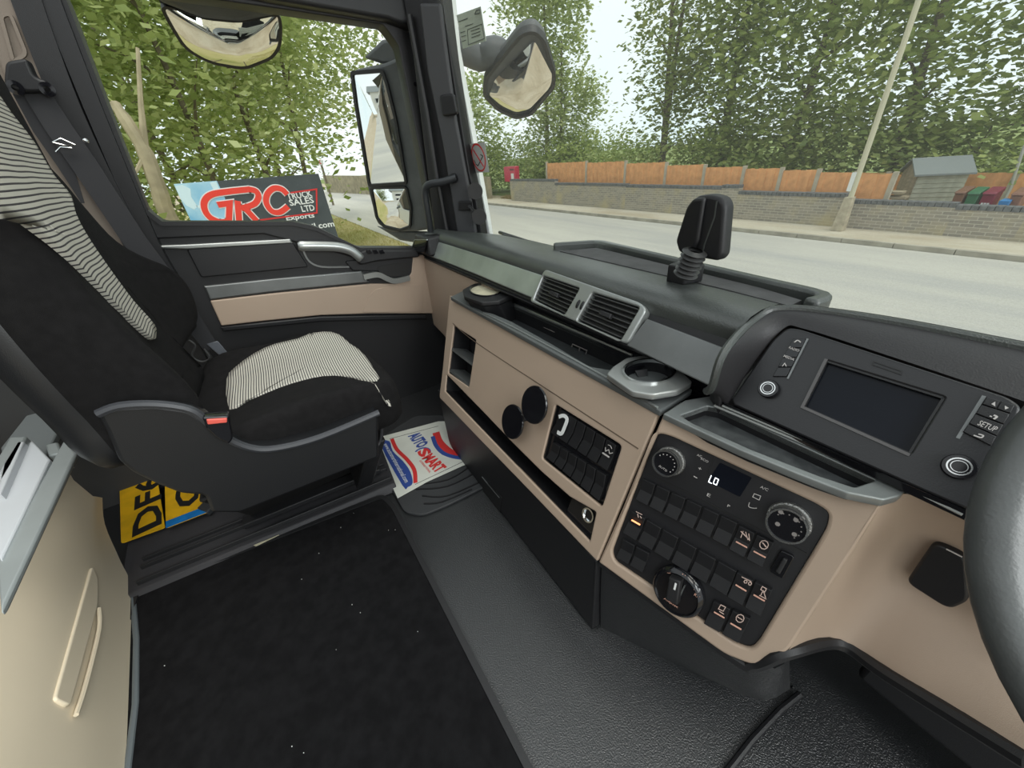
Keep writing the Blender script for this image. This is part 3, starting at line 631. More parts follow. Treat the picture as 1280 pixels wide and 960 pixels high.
obj('latch_lever', MB().strip(D, smooth(dp_([(453, 345), (470, 342), (482, 347), (492, 350), (510, 346)]), 4), .02, .006, .026), SILV, door, label='bright chrome door latch lever')
obj('beige_insert', MB().plate(D, ccw(dp_([(263, 375), (340, 366), (463, 354), (492, 354), (506, 350), (513, 340), (515, 318), (546, 318), (548, 391), (460, 391), (400, 393), (330, 400), (277, 406)], .004)), -.004, .014, bev=.004), BEIGE, door, label='beige insert')
obj('speaker_cover', MB().plate(D.off(.014), ccw(dp_([(462, 368), (470, 361), (490, 358), (528, 356), (528, 389), (500, 390), (453, 390.5)], .006, pl=D.off(.014))), 0, .0025, bev=.001), BEIGE, door)
obj('lower_ledge', MB().plate(D, ccw(dp_([(276, 407), (330, 401), (400, 394), (530, 392), (532, 397), (400, 400), (280, 412)])), -.004, .022, bev=.004), BLK, door)
mb = MB()
for p in ((98, 74), (180, 265), (519, 105), (540, 208)): q = D.pw(*p, .014); mb.disc(q, (1, 0, 0), .006, .003, 12)
obj('screw_cover', mb, GLOSS, door)
# rear side wall behind the door with beige lining
obj('baseboard_left', MB().box((DX-.004, -1.02, .36), (.02, 1.44, .74)), mat('side_lining', (.045, .045, .045), .8, bump=.3, bscale=300), kind='structure', label='dark grey lower side lining beside the bunk')
obj('wall_left', MB().box((DX-.04, -1.05, .75), (.06, 1.5, 1.9)), BEIGED, kind='structure', label='beige-grey lined side wall behind the passenger door')
BP = D.off(.005)
bp = thing('trim_1', (DX, -.33, .2), kind='structure')
obj('pillar_trim', MB().plate(D, ccw(dp_([(-40, -60), (30, -60), (60, 60), (115, 190), (230, 420), (300, 600), (250, 620), (100, 300), (20, 130)], .01)), 0, .02, bev=.006), BEIGED, bp, label='beige-grey lining of the pillar behind the door')
obj('pillar_seal', MB().strip(D, smooth(dp_([(25, -40), (60, 60), (105, 170), (185, 330), (260, 470), (300, 560)]), 4), .05, 0, .035), BLK2, bp)
obj('pillar_seal', MB().strip(D, smooth(dp_([(52, -40), (82, 40), (130, 160), (190, 300), (215, 345)]), 4), .035, 0, .03), BLK, bp)
BLTR = D.off(.024)
obj('adjuster_track', MB().strip(BLTR, rnd(ccw(dp_([(2, 20), (14, 18), (34, 68), (18, 78)], pl=BLTR)), .01), .006, 0, .006, closed=True), BEIGED, bp)
# A pillar
AP = Pl((-1.56, .585, 0), (.20, .125, 0), (0, 0, 1))
ap = thing('trim_2', (-1.5, .62, .65), kind='structure')
def app(l, r=0): q = [AP.at(*p) for p in l]; return rnd(q, r) if r else q
obj('pillar_core', MB().plate(AP, ccw(app([(497, -40), (550, -40), (558, 30), (564, 75), (576, 150), (587, 216), (595, 250), (603, 300), (545, 305), (515, 60)])), -.05, 0, bev=.004), BLK2, ap)
obj('pillar_cover', MB().plate(AP, ccw(app([(527, 5), (554, 5), (560, 55), (573, 150), (588, 230), (598, 292), (574, 292), (556, 180), (537, 90)], .01)), 0, .016, bev=.008), mat('pillar_grey', (.055, .056, .06), .5, bump=.2, bscale=500), ap)
obj('pillar_seal', MB().tube([AP.w(*AP.at(*p), .014) for p in ((515, 20), (524, 70), (537, 140), (549, 220), (562, 292))], .011, 8), BLK, ap)
obj('outer_pillar', MB().plate(AP.off(-.06), ccw([AP.off(-.06).at(*p) for p in [(545, -30), (561, -30), (570, 60), (590, 165), (613, 298), (590, 298), (570, 160)]]), -.03, 0, bev=.003), CABW, ap, label='white painted outer face of the pillar')
PO = AP.off(.016)
obj('pillar_cap', MB().plate(PO, ccw(rnd([PO.at(*p) for p in [(552, 119), (570, 117), (575, 143), (556, 146)]], .012)), 0, .016, bev=.005), BLK, ap)
gh = [AP.w(*AP.at(*p), d) for p, d in (((545, 296), .03), ((543, 262), .045), ((541, 238), .05), ((546, 229), .05), ((560, 226), .04), ((574, 221), .02))]
t_ = thing('grab_handle', gh[0], 'black cranked grab handle on the pillar beside the windscreen', 'handle')
obj('bar', MB().tube(smooth(gh, 5), .0125, 12), mat('handle_black', (.03, .033, .036), .35), t_)
obj('mount', MB().disc(AP.w(*AP.at(571, 222), .012), AP.N, .016, .012, 16), BLK, t_)
# header above door and windscreen
obj('trim_3', MB().plate(D, ccw(dp_([(0, -120), (200, -20), (345, 8), (480, 30), (520, 45), (560, -60), (300, -150)])), -.05, .05, bev=.01), BLK, kind='structure', label='black header above the door window')
obj('trim_4', MB().hexa([(-1.5, .60, 1.62), (.9, .60, 1.62), (.9, .40, 1.66), (-1.5, .40, 1.66)], [(-1.5, .62, 1.72), (.9, .62, 1.72), (.9, .40, 1.76), (-1.5, .40, 1.76)]), BLK, kind='structure', label='black header above the windscreen')
# windscreen
WS = Pl((0, .765, .67), (1, 0, 0), (0, -.13, 1))
wsn = thing('window_1', (0, .765, .67), kind='structure')
obj('windscreen_pane', MB().plate(WS, [(-1.40, -.03), (1.0, -.03), (1.0, 1.0), (-1.5, 1.0)], 0, .005), HAZY, wsn)
# white cab body outside (seen in the mirrors)
cb = thing('cab_body', (0, .9, G+.4), 'white painted truck cab bodywork, seen beside the pillar and in the mirrors', 'truck body')
obj('front_panel', MB().hexa([(-1.5, .80, G+.5), (1.0, .80, G+.5), (1.0, .86, G+.5), (-1.5, .86, G+.5)], [(-1.45, .765, .60), (1.0, .765, .60), (1.0, .80, .60), (-1.45, .80, .60)]), CABW, cb, bev=.01)
obj('side_panel', MB().box((DX-.085, -.35, (G+.5+.45)/2), (.02, 1.9, .45-(G+.5))), CABW, cb)
obj('corner_panel', MB().hexa([(-1.66, .6, G+.5), (-1.5, .82, G+.5), (-1.48, .80, G+.5), (-1.64, .58, G+.5)], [(-1.66, .6, .6), (-1.48, .77, .6), (-1.46, .75, .6), (-1.64, .58, .6)]), CABW, cb)
obj('wiper_cowl', MB().box((-.25, .79, .585), (2.3, .10, .03)), BLK, cb)
# wiper
t_ = thing('windscreen_wiper', (-.9, .78, .62), 'thin black wiper blade lying at the foot of the windscreen', 'wiper')
obj('arm', MB().tube([atz(612, 293, .66)+Vector((0, .05, 0)), atz(650, 304, .675)+Vector((0, .03, 0)), atz(688, 312, .67)+Vector((0, .02, 0))], .007, 6), BLK, t_)
obj('blade', MB().tube([atz(618, 296, .665)+Vector((0, .04, 0)), atz(680, 313, .668)+Vector((0, .03, 0))], .005, 6), RUB, t_)

# ------------------------------------------------------------------ floor
obj('floor', MB().box((-.5, 0, -.03), (2.4, 1.9, .06)), VINYL, kind='structure', label='pebbled glossy black vinyl cab floor')
def zpl(z): return Pl((0, 0, z), (1, 0, 0), (0, 1, 0))
def zp(l, z, r=0, n=4): P = zpl(z); q = [P.at(*p) for p in l]; return ccw(rnd(q, r, n) if r else q)
carpet = thing('carpet_mat', (-.6, -.3, 0), 'large black carpet mat with raised rubber edge on the cab floor', 'mat')
cp = zp([(170, 741), (478, 622), (490, 632), (655, 965)], .012); cp = ccw([zpl(.012).at(172, 741), zpl(.012).at(478, 621), zpl(.012).at(492, 634), (-.18, .072), (-.18, -.62), (-.62, -.60), (-.85, -.64)])
obj('pile', MB().plate(zpl(0), rnd(cp, .02), .001, .014, bev=.003), CARP, carpet)
obj('edge_binding', MB().strip(zpl(0), rnd(cp, .02), .014, .001, .018, closed=True), BLK2, carpet)
obj('edge_channel', MB().strip(zpl(0), [(q[0]-(.018 if i == 0 else 0), q[1]) for i, q in enumerate([zpl(.01).at(160, 733), zpl(.01).at(478, 612)])], .010, .0, .016), RUB, carpet)
mb = MB(); rg = random.Random(3)
for i in range(14): mb.disc((rg.uniform(-1.0, -.35), rg.uniform(-.55, .03), .0145), (0, 0, 1), rg.uniform(.0004, .0010), .0015, 6)
t_ = obj('lint_specks', mb, WHT); tag(t_, 'tiny pale lint specks scattered over the black carpet mat', 'lint', kind='stuff')
t_ = obj('paper_scrap', MB().hexa([atz(317, 682, .02), atz(346, 670, .02), atz(349, 669, .022), atz(320, 683, .02)], [p+Vector((0, 0, .002)) for p in (atz(317, 682, .02), atz(346, 670, .02), atz(349, 669, .022), atz(320, 683, .02))]), CREAM)
tag(t_, 'thin cream sliver of paper on the carpet edge near the seat', 'paper')
# seat plinth rails
led = thing('floor_ledge', (-1.2, -.3, 0), 'dark grey ribbed floor ledge between the carpet mat and the passenger seat', 'floor trim')
x0 = -1.075
obj('ledge_plate', MB().hexa([(-1.055, -.66, .001), (-1.01, .085, .001), (-1.26, .10, .001), (-1.32, -.68, .001)], [(-1.07, -.66, .028), (-1.025, .085, .028), (-1.26, .10, .035), (-1.32, -.68, .035)]), mat('ledge_grey', (.035, .034, .038), .6, bump=.5, bscale=300), led, bev=.004)
for k, dx in enumerate((0, .055, .085)):
    obj('ledge_rib', MB().hexa([(-1.085-dx, -.62, .028), (-1.042-dx, .08, .028), (-1.052-dx, .08, .028), (-1.095-dx, -.62, .028)], [(-1.087-dx, -.62, .042), (-1.044-dx, .08, .042), (-1.050-dx, .08, .042), (-1.093-dx, -.62, .042)]), BLK2, led, bev=.002)
obj('rail_clip', MB().hexa([atz(250, 640, .04), atz(262, 645, .04), atz(275, 633, .04), atz(262, 628, .04)], [p+Vector((0, 0, .02)) for p in (atz(250, 640, .04), atz(262, 645, .04), atz(275, 633, .04), atz(262, 628, .04))]), RUB, led, bev=.003)
# footwell rubber mat
rm = thing('rubber_mat', (-1.1, .25, 0), 'dark grey ridged rubber mat in the passenger footwell', 'mat')
rmp = zp([(455, 560), (495, 622), (506, 641), (528, 645), (560, 632), (640, 592), (610, 520), (520, 520)], .006, .02)
obj('mat_base', MB().plate(zpl(0), rmp, .001, .010, bev=.002), RUB, rm)
for a, b, c in (((520, 612), (560, 608), (600, 588)), ((528, 620), (560, 620), (612, 597)), ((530, 630), (552, 628), (590, 612)), ((520, 606), (560, 600), (590, 582))):
    obj('ridge', MB().strip(zpl(0), smooth([zpl(.01).at(*q) for q in (a, b, c)], 4), .004, .009, .0135), BLK, rm)
# printed paper mat
pm = thing('paper_floor_mat', (-1.2, .2, .012), 'white paper floor mat printed red and blue, lying in the passenger footwell', 'paper mat')
PMZ = .013; PP = zpl(PMZ)
pmo = zp([(466, 549), (548, 527), (600, 527), (640, 560), (577, 583), (535, 602), (497, 623), (488, 603), (478, 580)], PMZ)
obj('sheet', MB().plate(PP, pmo, 0, .0015), PAPER, pm)
def pq(l): return [PP.at(*p) for p in l]
obj('blue_panel', MB().prism(PP, ccw([tuple(v) for v in smooth(pq([(476, 556), (487, 552), (491, 564), (504, 577), (513, 590), (516, 604), (510, 609), (503, 607)]), 3, True)]), .0015, .0022), BLUE, pm)
obj('red_swoosh', MB().strip(PP, smooth(pq([(490, 549), (496, 562), (509, 575), (518, 588), (519.5, 604)]), 5), .014, .0015, .0024), RED, pm)
obj('red_swoosh', MB().strip(PP, smooth(pq([(545, 541), (549, 552), (557, 561), (566, 567), (576, 569)]), 5), .028, .0015, .0024), RED, pm)
obj('blue_swoosh', MB().strip(PP, smooth(pq([(541, 546), (545, 557), (553, 566), (565, 571), (577, 573)]), 5), .016, .0015, .0026), BLUE, pm)
obj('border_line', MB().strip(PP, pq([(487, 549), (548, 533)]), .0015, .0015, .0022).strip(PP, pq([(519, 606), (580, 577)]), .0015, .0015, .0022), INK, pm)
obj('lettering', MB().text(PP, 'AUTO', PP.at(509.5, 546), PP.at(522, 562), d=.0026, ht=.05, ex=.05), BLUE, pm)
obj('lettering', MB().text(PP, 'MART', PP.at(527, 574), PP.at(545.5, 592.5), d=.0026, ht=.045, ex=.045).text(PP, 'INTERNATIONAL', PP.at(524, 577), PP.at(537, 592), d=.0026, ht=.008, ex=.01), RED, pm)
c = PP.w(*PP.at(528, 567), .002); mb = MB()
mb.text(PP, 'S', PP.at(520.5, 566), PP.at(527, 573.5), d=.0028, ht=.045, ex=.05)
obj('swirl_emblem', mb, RED, pm)
obj('swirl_ring', MB().strip(PP, [Vector((c.x+math.cos(a)*.03, c.y+math.sin(a)*.03)) for a in [i*.35+1.0 for i in range(9)]], .006, .0016, .0027), BLUE, pm)
obj('web_lettering', MB().text(PP, 'www.autosmartinternational.com', PP.at(479.5, 556), PP.at(506.5, 604.5), d=.003, ht=.016, ex=.008), WHT, pm)
# number plates
def plate_(nl, nr, fl, z, s, p0, p1, ht, label, blue=False):
    P = zpl(z); A, B, C = P.at(*nl), P.at(*nr), P.at(*fl); Dd = (B[0]+C[0]-A[0], B[1]+C[1]-A[1])
    t = thing('number_plate', P.w(*A), label, 'number plate', 'number plates under the seat')
    obj('plate', MB().plate(P, ccw(rnd([A, B, Dd, C], .008)), 0, .003, bev=.0005), YEL, t)
    obj('characters', MB().text(P, s, P.at(*p0), P.at(*p1), d=.0034, ht=ht, ex=.03), INK, t)
    if blue:
        k = .10; E1 = (A[0]+(C[0]-A[0])*k, A[1]+(C[1]-A[1])*k); E2 = (B[0]+(C[0]-A[0])*k, B[1]+(C[1]-A[1])*k)
        obj('blue_band', MB().prism(P, ccw([A, B, E2, E1]), .0025, .0036), PBLUE, t)
plate_((152, 680), (207, 660), (149, 574), .045, 'DF69', (204, 655), (203, 575), .078, 'yellow number plate reading DF69, lying under the passenger seat')
plate_((208, 661), (262, 640), (206, 590), .052, 'G', (253, 626), (249, 600), .07, 'yellow number plate with a blue end band, beside the DF69 plate', True)

# ================================================================== DASHBOARD
dash = thing('dashboard', (-.4, .5, 0), 'full-width beige and black truck dashboard with silver trims, air vents, switches and screen', 'dashboard')
A1 = Vector((-.31, .45, .56)); B1 = Vector((-.31, .32, .27))
P1 = Pl(A1, (1, 0, 0), A1-B1)
B2 = Vector((.02, .524, .56)); P2 = pln3(A1, B2, A1+(A1-B1)); 
P2 = Pl(A1, B2-A1, A1-B1)
def q1(l, r=0, n=4): q = [P1.at(*p) for p in l]; return ccw(rnd(q, r, n) if r else q)
def q2(l, r=0, n=4): q = [P2.at(*p) for p in l]; return ccw(rnd(q, r, n) if r else q)
# passenger face: one beige plate with openings
openA = q1([(567, 407), (595, 425), (586, 484), (560, 466)], .004)
openB = q1([(558, 468), (600, 511), (640, 553), (677, 590), (712, 621), (745, 640), (737, 677), (646, 583), (556, 489)], .004)
openC = q1([(694, 505), (777, 557), (752, 634), (677, 573)], .008)
out1 = q1([(563, 376), (572, 372), (700, 446), (823, 517), (746, 702), (660, 612), (600, 550), (549, 497)], [.012, .012, 0, .004, .004, 0, 0, .01])
obj('passenger_fascia', MB().plate(P1, out1, -.010, 0, holes=[openA, openB, openC], bev=.003), BEIGE, dash, label='beige fascia panel with pockets')
obj('fascia_seam', MB().strip(P1, smooth([P1.at(*p) for p in ((566, 404), (595, 428), (700, 497), (798, 561))], 4), .0022, 0, .0008), mat('seam', (.12, .085, .06), .8), dash)
obj('fascia_body', MB().prism(P1.off(-.07), [(P1.at(549, 497)[0]+.02, -.33), (-.002, -.33), (-.002, -.005), (P1.at(563, 376)[0]+.01, -.005)], -.004, 0), BLK, dash)
ls = P1.at(556, 440)[0]
obj('side_cheek', MB().hexa([P1.w(P1.at(560, 377)[0], .0, -.002), P1.w(P1.at(549, 497)[0], -.325, -.002), P1.w(P1.at(549, 497)[0], -.325, -.08), P1.w(P1.at(560, 377)[0], 0, -.1)],
    [P1.w(P1.at(560, 377)[0]+.012, .0, -.002), P1.w(P1.at(549, 497)[0]+.012, -.325, -.002), P1.w(P1.at(549, 497)[0]+.012, -.325, -.08), P1.w(P1.at(560, 377)[0]+.012, 0, -.1)]), BEIGE, dash)
mb = MB()
for hl in (openA, openB, openC): mb.grid([[P1.w(u, v, -.004) for u, v in hl], [P1.w(u, v, -.066) for u, v in hl]], True)
obj('pocket_liner', mb, BLK, dash)
for a, b in (((563, 434), (591, 455)), ((561, 461), (587, 482))):
    ua, ub = Vector(P1.at(*a)), Vector(P1.at(*b)); obj('pocket_shelf', MB().prism(P1, ccw([tuple(ua), tuple(ub), (ub.x, ub.y-.008), (ua.x, ua.y-.008)]), -.06, -.003), SILVD, dash)
# socket in the long pocket
sk = P1.w(*P1.at(731, 645), -.011)
obj('socket_plate', MB().plate(P1, q1([(712, 616), (748, 638), (738, 680), (700, 645)], .008), -.022, -.012, bev=.003), GLOSS, dash)
obj('power_socket', MB().ring(sk, P1.N, [(.006, -.01), (.010, .0), (.012, .003), (.015, .003), (.016, 0)], 20), CHR, dash)
# switch bank C
obj('switch_bank', MB().plate(P1, q1([(694, 505), (777, 557), (752, 634), (677, 573)], .008), -.03, -.012, bev=.002), GLOSS, dash)
def bilinear(a, b, c, d, s, t):
    a, b, c, d = map(Vector, (a, b, c, d)); return (a*(1-s)+b*s)*(1-t)+(d*(1-s)+c*s)*t
SWC = mat('switch_black', (.013, .013, .0145), .5, spec=.35, bump=.2, bscale=500)
def switch_row(pl, tl, tr, br, bl, n, skip=(), parent=dash, d0=-.012, d1=-.002, gap=.06, mats=SWC, split=.52, name='switch'):
    res = []
    for k in range(n):
        if k in skip: continue
        s0 = (k+gap)/n; s1 = (k+1-gap)/n
        a = bilinear(tl, tr, br, bl, s0, .03); b = bilinear(tl, tr, br, bl, s1, .03); c = bilinear(tl, tr, br, bl, s1, split); d = bilinear(tl, tr, br, bl, s0, split)
        e = bilinear(tl, tr, br, bl, s1, .97); f = bilinear(tl, tr, br, bl, s0, .97)
        mb = MB(); A, B, Cc, Dd, E_, F_ = [[pl.w(p.x, p.y, dd) for dd in (d0, h)] for p, h in ((a, d1), (b, d1), (c, d1-.005), (d, d1-.005), (e, d1), (f, d1))]
        v = [A[0], B[0], Cc[0], Dd[0], E_[0], F_[0], A[1], B[1], Cc[1], Dd[1], E_[1], F_[1]]
        mb.add(v, [(6, 7, 8, 9), (9, 8, 10, 11), (0, 1, 7, 6), (1, 2, 8, 7), (2, 4, 10, 8), (4, 5, 11, 10), (5, 3, 9, 11), (3, 0, 6, 9)])
        obj(name, mb, mats, parent, bev=.0008, ang=20); res.append((k, s0, s1))
    return res
p = P1.at
switch_row(P1, p(700, 511), p(770, 556), p(758, 590), p(686, 541), 6)
switch_row(P1, p(690, 552), p(757, 594), p(748, 628), p(681, 572), 6)
o1 = P1.off(-.001)
obj('switch_icons', MB().strip(P1, [P1.at(*q) for q in ((757, 559), (757, 564), (761, 562), (762, 567), (766, 566))], .0012, 0, .0006).strip(P1, [P1.at(*q) for q in ((760, 556), (763, 557), (765, 561))], .001, 0, .0006).strip(P1, [P1.at(753, 566), P1.at(761, 571.5)], .002, -.002, .0006), ICON, dash)

# upper trays (z about .57)
T = .57; TP = zpl(T)
tray_o = zp([(563, 371), (582, 362), (640, 374), (720, 408), (790, 444), (866, 487), (826, 514)], T, .003)
tray_h = zp([(600, 388), (640, 381), (795, 448), (768, 463), (737, 458), (690, 430), (640, 402), (616, 392)], T, .004)
obj('tray_frame', MB().plate(TP, tray_o, -.012, 0, holes=[tray_h], bev=.002), mat('tray_grey', (.10, .108, .108), .4, bump=.2, bscale=400), dash)
mb = MB(); mb.grid([[TP.w(u, v, -.002) for u, v in tray_h], [TP.w(u, v, -.045) for u, v in tray_h]], True); obj('tray_wall', mb, BLK, dash)
obj('tray_floor', MB().plate(TP, tray_h, -.047, -.042), mat('tray_floor', (.05, .054, .056), .38, bump=.4, bscale=150, var=.3, vscale=30), dash)
obj('tray_edge_strip', MB().strip(TP, smooth([TP.at(*q) for q in ((604, 392), (640, 409), (700, 441), (760, 474), (822, 511))], 4), .0045, -.001, .003), SILV, dash, label='thin bright strip along tray edge')
obj('tray_back_wall', MB().hexa([(-1.0, .548, .52), (-.29, .556, .52), (-.29, .57, .52), (-1.0, .562, .52)], [(-1.0, .545, .612), (-.29, .55, .612), (-.29, .57, .612), (-1.0, .562, .612)]), GLOSS, dash)
obj('tray_back_strip', MB().tube([aty(638, 378, .545), aty(700, 405, .545), aty(790, 444, .545)], .0028, 6), SILV, dash)
BW = Pl((0, .5445, 0), (1, 0, 0), (0, 0, 1))
obj('socket_cover', MB().strip(BW, [BW.at(*q) for q in ((716, 430), (734, 438), (732, 445), (714, 437))], .0016, 0, .002, closed=True).strip(BW, [BW.at(680, 409), BW.at(693, 415)], .0012, 0, .0015).strip(BW, [BW.at(725, 435), BW.at(724, 440)], .0025, 0, .002), ICOND, dash)
# centre tray
ct_o = zp([(829, 517), (856, 500), (893, 494), (990, 530), (1142, 606), (1124, 620), (1105, 625), (1060, 616), (995, 591), (925, 562)], T, .002)
ct_h = zp([(850, 519), (884, 507), (900, 510), (1096, 600), (1068, 609), (1025, 595), (940, 562), (866, 529)], T, .003)
obj('tray_frame', MB().plate(TP, ct_o, -.012, 0, holes=[ct_h], bev=.002), mat('tray_silver', (.25, .265, .26), .35, .4, var=.15, vscale=20), dash)
mb = MB(); mb.grid([[TP.w(u, v, -.002) for u, v in ct_h], [TP.w(u, v, -.022) for u, v in ct_h]], True); obj('tray_wall', mb, BLK, dash)
obj('tray_floor', MB().plate(TP, ct_h, -.023, -.020), mat('tray_floor_dust', (.075, .08, .082), .45, bump=.5, bscale=250, col2=(.035, .038, .04), vscale=40), dash)
obj('tray_strip', MB().tube([atz(893, 507, T+.003), atz(1000, 552, T+.003), atz(1125, 608, T+.003)], .0028, 6), SILV, dash)
mb = MB(); rg = random.Random(9)
for i in range(26):
    s_ = i/25; q = TP.w(*TP.at(862+s_*215, 519+s_*93), -.0195); mb.disc(q+Vector((rg.uniform(-.003, .003), rg.uniform(-.004, .004), 0)), (0, 0, 1), .0014, .001, 6)
o_ = obj('tray_grip_dots', mb, ICON, dash); o_['kind'] = 'stuff'

# silver strip & vent plane
P3 = Pl((-.9, .514, .62), (1, 0, 0), (0, .046, .07))
def q3(l, r=0, n=4, d=0): q = [P3.at(*p, d) for p in l]; return ccw(rnd(q, r, n) if r else q)
def pw3(px, py, d=0): return P3.w(*P3.at(px, py, d), d)
obj('left_trim_strip', MB().plate(P3, q3([(538, 299), (560, 306), (620, 325), (680, 345), (666, 373), (600, 345), (560, 329), (534, 319)], .004), -.01, .004, bev=.003), mat('worn_silver', (.42, .46, .43), .34, .5, var=.25, vscale=9, bump=.15, bscale=60), dash, label='worn green-grey silver trim strip')
obj('right_trim_strip', MB().plate(P3, q3([(810, 399), (913, 438), (903, 462), (888, 483), (784, 432)], .003), -.01, .004, bev=.002), SILVD, dash)
obj('trim_underlip', MB().hexa([(-1.53, .517, .607), (-.27, .517, .607), (-.27, .56, .607), (-1.53, .56, .607)], [(-1.53, .510, .618), (-.27, .510, .618), (-.27, .56, .618), (-1.53, .56, .618)]), BLK, dash, bev=.003)
obj('trim_backer', MB().plate(P3, [(-.66, -.0), (.63, -.0), (.63, .09), (-.66, .09)], -.03, -.008), BLK2, dash)
vent = obj('air_vent', MB().plate(P3, q3([(684, 338), (803, 380), (812, 388), (787, 432), (665, 378)], .012), -.01, .010, holes=[q3([(682, 346), (728, 362), (709, 395), (670, 376)], .006), q3([(744, 367), (803, 386), (779, 427), (724, 402)], .006)], bev=.003), mat('vent_silver', (.40, .42, .41), .34, .6, var=.15, vscale=15), dash, label='silver framed twin air vent')
for quad in (((682, 346), (728, 362), (709, 395), (670, 376)), ((744, 367), (803, 386), (779, 427), (724, 402))):
    a, b, c, d = [P3.at(*p) for p in quad]
    obj('vent_duct', MB().prism(P3, ccw([a, b, c, d]), -.009, -.0075), INK, vent)
    for k in range(7):
        t = (k+.5)/7; s0 = bilinear(a, b, c, d, .02, t); s1 = bilinear(a, b, c, d, .98, t)
        mb = MB().hexa([P3.w(s0.x, s0.y, .006), P3.w(s1.x, s1.y, .006), P3.w(s1.x, s1.y-.0035, -.006), P3.w(s0.x, s0.y-.0035, -.006)],
                       [P3.w(s0.x, s0.y+.0018, .006), P3.w(s1.x, s1.y+.0018, .006), P3.w(s1.x, s1.y-.0018, -.006), P3.w(s0.x, s0.y-.0018, -.006)])
        obj('slat', mb, mat('slat', (.06, .062, .062), .3) if 'slat' not in bpy.data.materials else bpy.data.materials['slat'], vent)
    m0 = bilinear(a, b, c, d, .5, .5); obj('vent_tab', MB().plate(P3, ccw([(m0.x-.016, m0.y-.005), (m0.x+.016, m0.y-.005), (m0.x+.016, m0.y+.005), (m0.x-.016, m0.y+.005)]), .004, .014, bev=.002), BLK2, vent)
wsx = [P3.at(732, 371), P3.at(737, 373), P3.at(723, 394), P3.at(718, 391)]
for dx in (0, .013):
    c_ = bilinear(*wsx, .5, .5); cc = P3.w(c_.x+dx-.003, c_.y, -.006)
    obj('thumbwheel', MB().ring(cc-P3.U*.004, P3.U, [(0, 0), (.018, 0), (.019, .002), (.019, .005), (.018, .007), (0, .007)], 18), BLK, vent)

# dash pad : lofted from front lip to windscreen
secs = [(-1.535, .0, 0), (-1.30, .035, 0), (-1.0, .06, 0), (-.7, .07, 0), (-.45, .07, 0), (-.27, .07, 0)]
rows = []
for x, fy, _ in secs:
    yb = .70+fy*.6-(.09 if x < -1.5 else 0); y0 = .553
    if x < -1.5: y0 = .545
    rows.append([Vector((x, y0, .684)), Vector((x, y0+.004, .697)), Vector((x, y0+.022, .708)), Vector((x, y0+.05, .712)), Vector((x, (y0+yb)/2+.03, .706)), Vector((x, yb-.02, .700)), Vector((x, yb, .692)), Vector((x, yb+.004, .62)), Vector((x, y0+.02, .62)), Vector((x, y0, .684))])
rows = [[r[j] for r in rows] for j in range(len(rows[0]))]; rows = [smooth(r, 4) for r in rows]
mb = MB().grid(rows)
obj('top_pad', mb, PAD, dash, ang=60, weld=True, label='grained dark grey top pad')
# recessed shelf rim on the pad
rz = .70; RP = zpl(rz)
rim = [RP.at(*q) for q in ((692, 314), (722, 312), (748, 311), (770, 316), (860, 339), (950, 362), (1022, 381), (1008, 391))]
mb = MB().strip(zpl(0), smooth(rim, 4), .022, .69, .722)
obj('shelf_rim', mb, PAD, dash, bev=.006, label='raised rim of the dashboard shelf')
obj('shelf_liner', MB().plate(zpl(0), ccw([RP.at(*q) for q in ((700, 318), (745, 314), (770, 320), (860, 343), (950, 366), (1000, 382), (985, 389), (900, 366), (800, 342))]), .70, .709), mat('shelf_liner', (.07, .07, .072), .7, bump=.6, bscale=60, var=.3, vscale=30), dash)
# end block with round speaker
EB = zpl(.69)
obj('end_block', MB().hexa([(-1.575, .50, .635), (-1.425, .50, .635), (-1.43, .60, .635), (-1.575, .60, .635)], [(-1.575, .505, .700), (-1.435, .505, .700), (-1.44, .60, .706), (-1.575, .60, .706)]), BLK2, dash, bev=.008)
c = Vector((-1.50, .56, .7045)); obj('speaker_ring', MB().ring(c, (0, 0, 1), [(.0, 0), (.026, .001), (.030, .003), (.033, .001)], 28), PAD, dash)
EBP = Pl((-1.45, .4995, .64), (1, 0, 0), (0, .005, .065))
obj('end_grille', MB().plate(EBP, ccw(rnd([EBP.at(*q) for q in ((520, 300), (536, 300), (532, 316), (515, 314))], .004)), 0, .008, bev=.002), GLOSS, dash)
obj('end_grille_trim', MB().strip(EBP, [EBP.at(*q) for q in ((516, 313), (521, 299.5), (536, 299.5))], .003, .004, .01), SILV, dash)
# beige glovebox panel left of the console
P5 = Pl((-1.2, .516, .45), (1, 0, 0), (0, .03, 1))
def q5(l, r=0): q = [P5.at(*p) for p in l]; return ccw(rnd(q, r) if r else q)
obj('glovebox_panel', MB().plate(P5, q5([(533, 323), (545, 326), (616, 360), (606, 420), (575, 448), (555, 420), (540, 404), (527, 388), (524, 355)], .006), -.04, .0, bev=.006), BEIGE, dash, label='beige glovebox panel')
obj('glovebox_lip', MB().plate(P5, q5([(534, 316), (660, 366), (660, 378), (534, 326)]), -.02, -.004, bev=.002), BLK2, dash)
obj('end_beige', MB().plate(P5.off(.001), q5([(513, 318), (534, 320), (525, 350), (527, 388), (512, 390)]), -.03, -.004), BEIGE, dash)
obj('footwell_back', MB().box((-1.28, .62, .20), (.62, .03, .50)), BLK, dash)

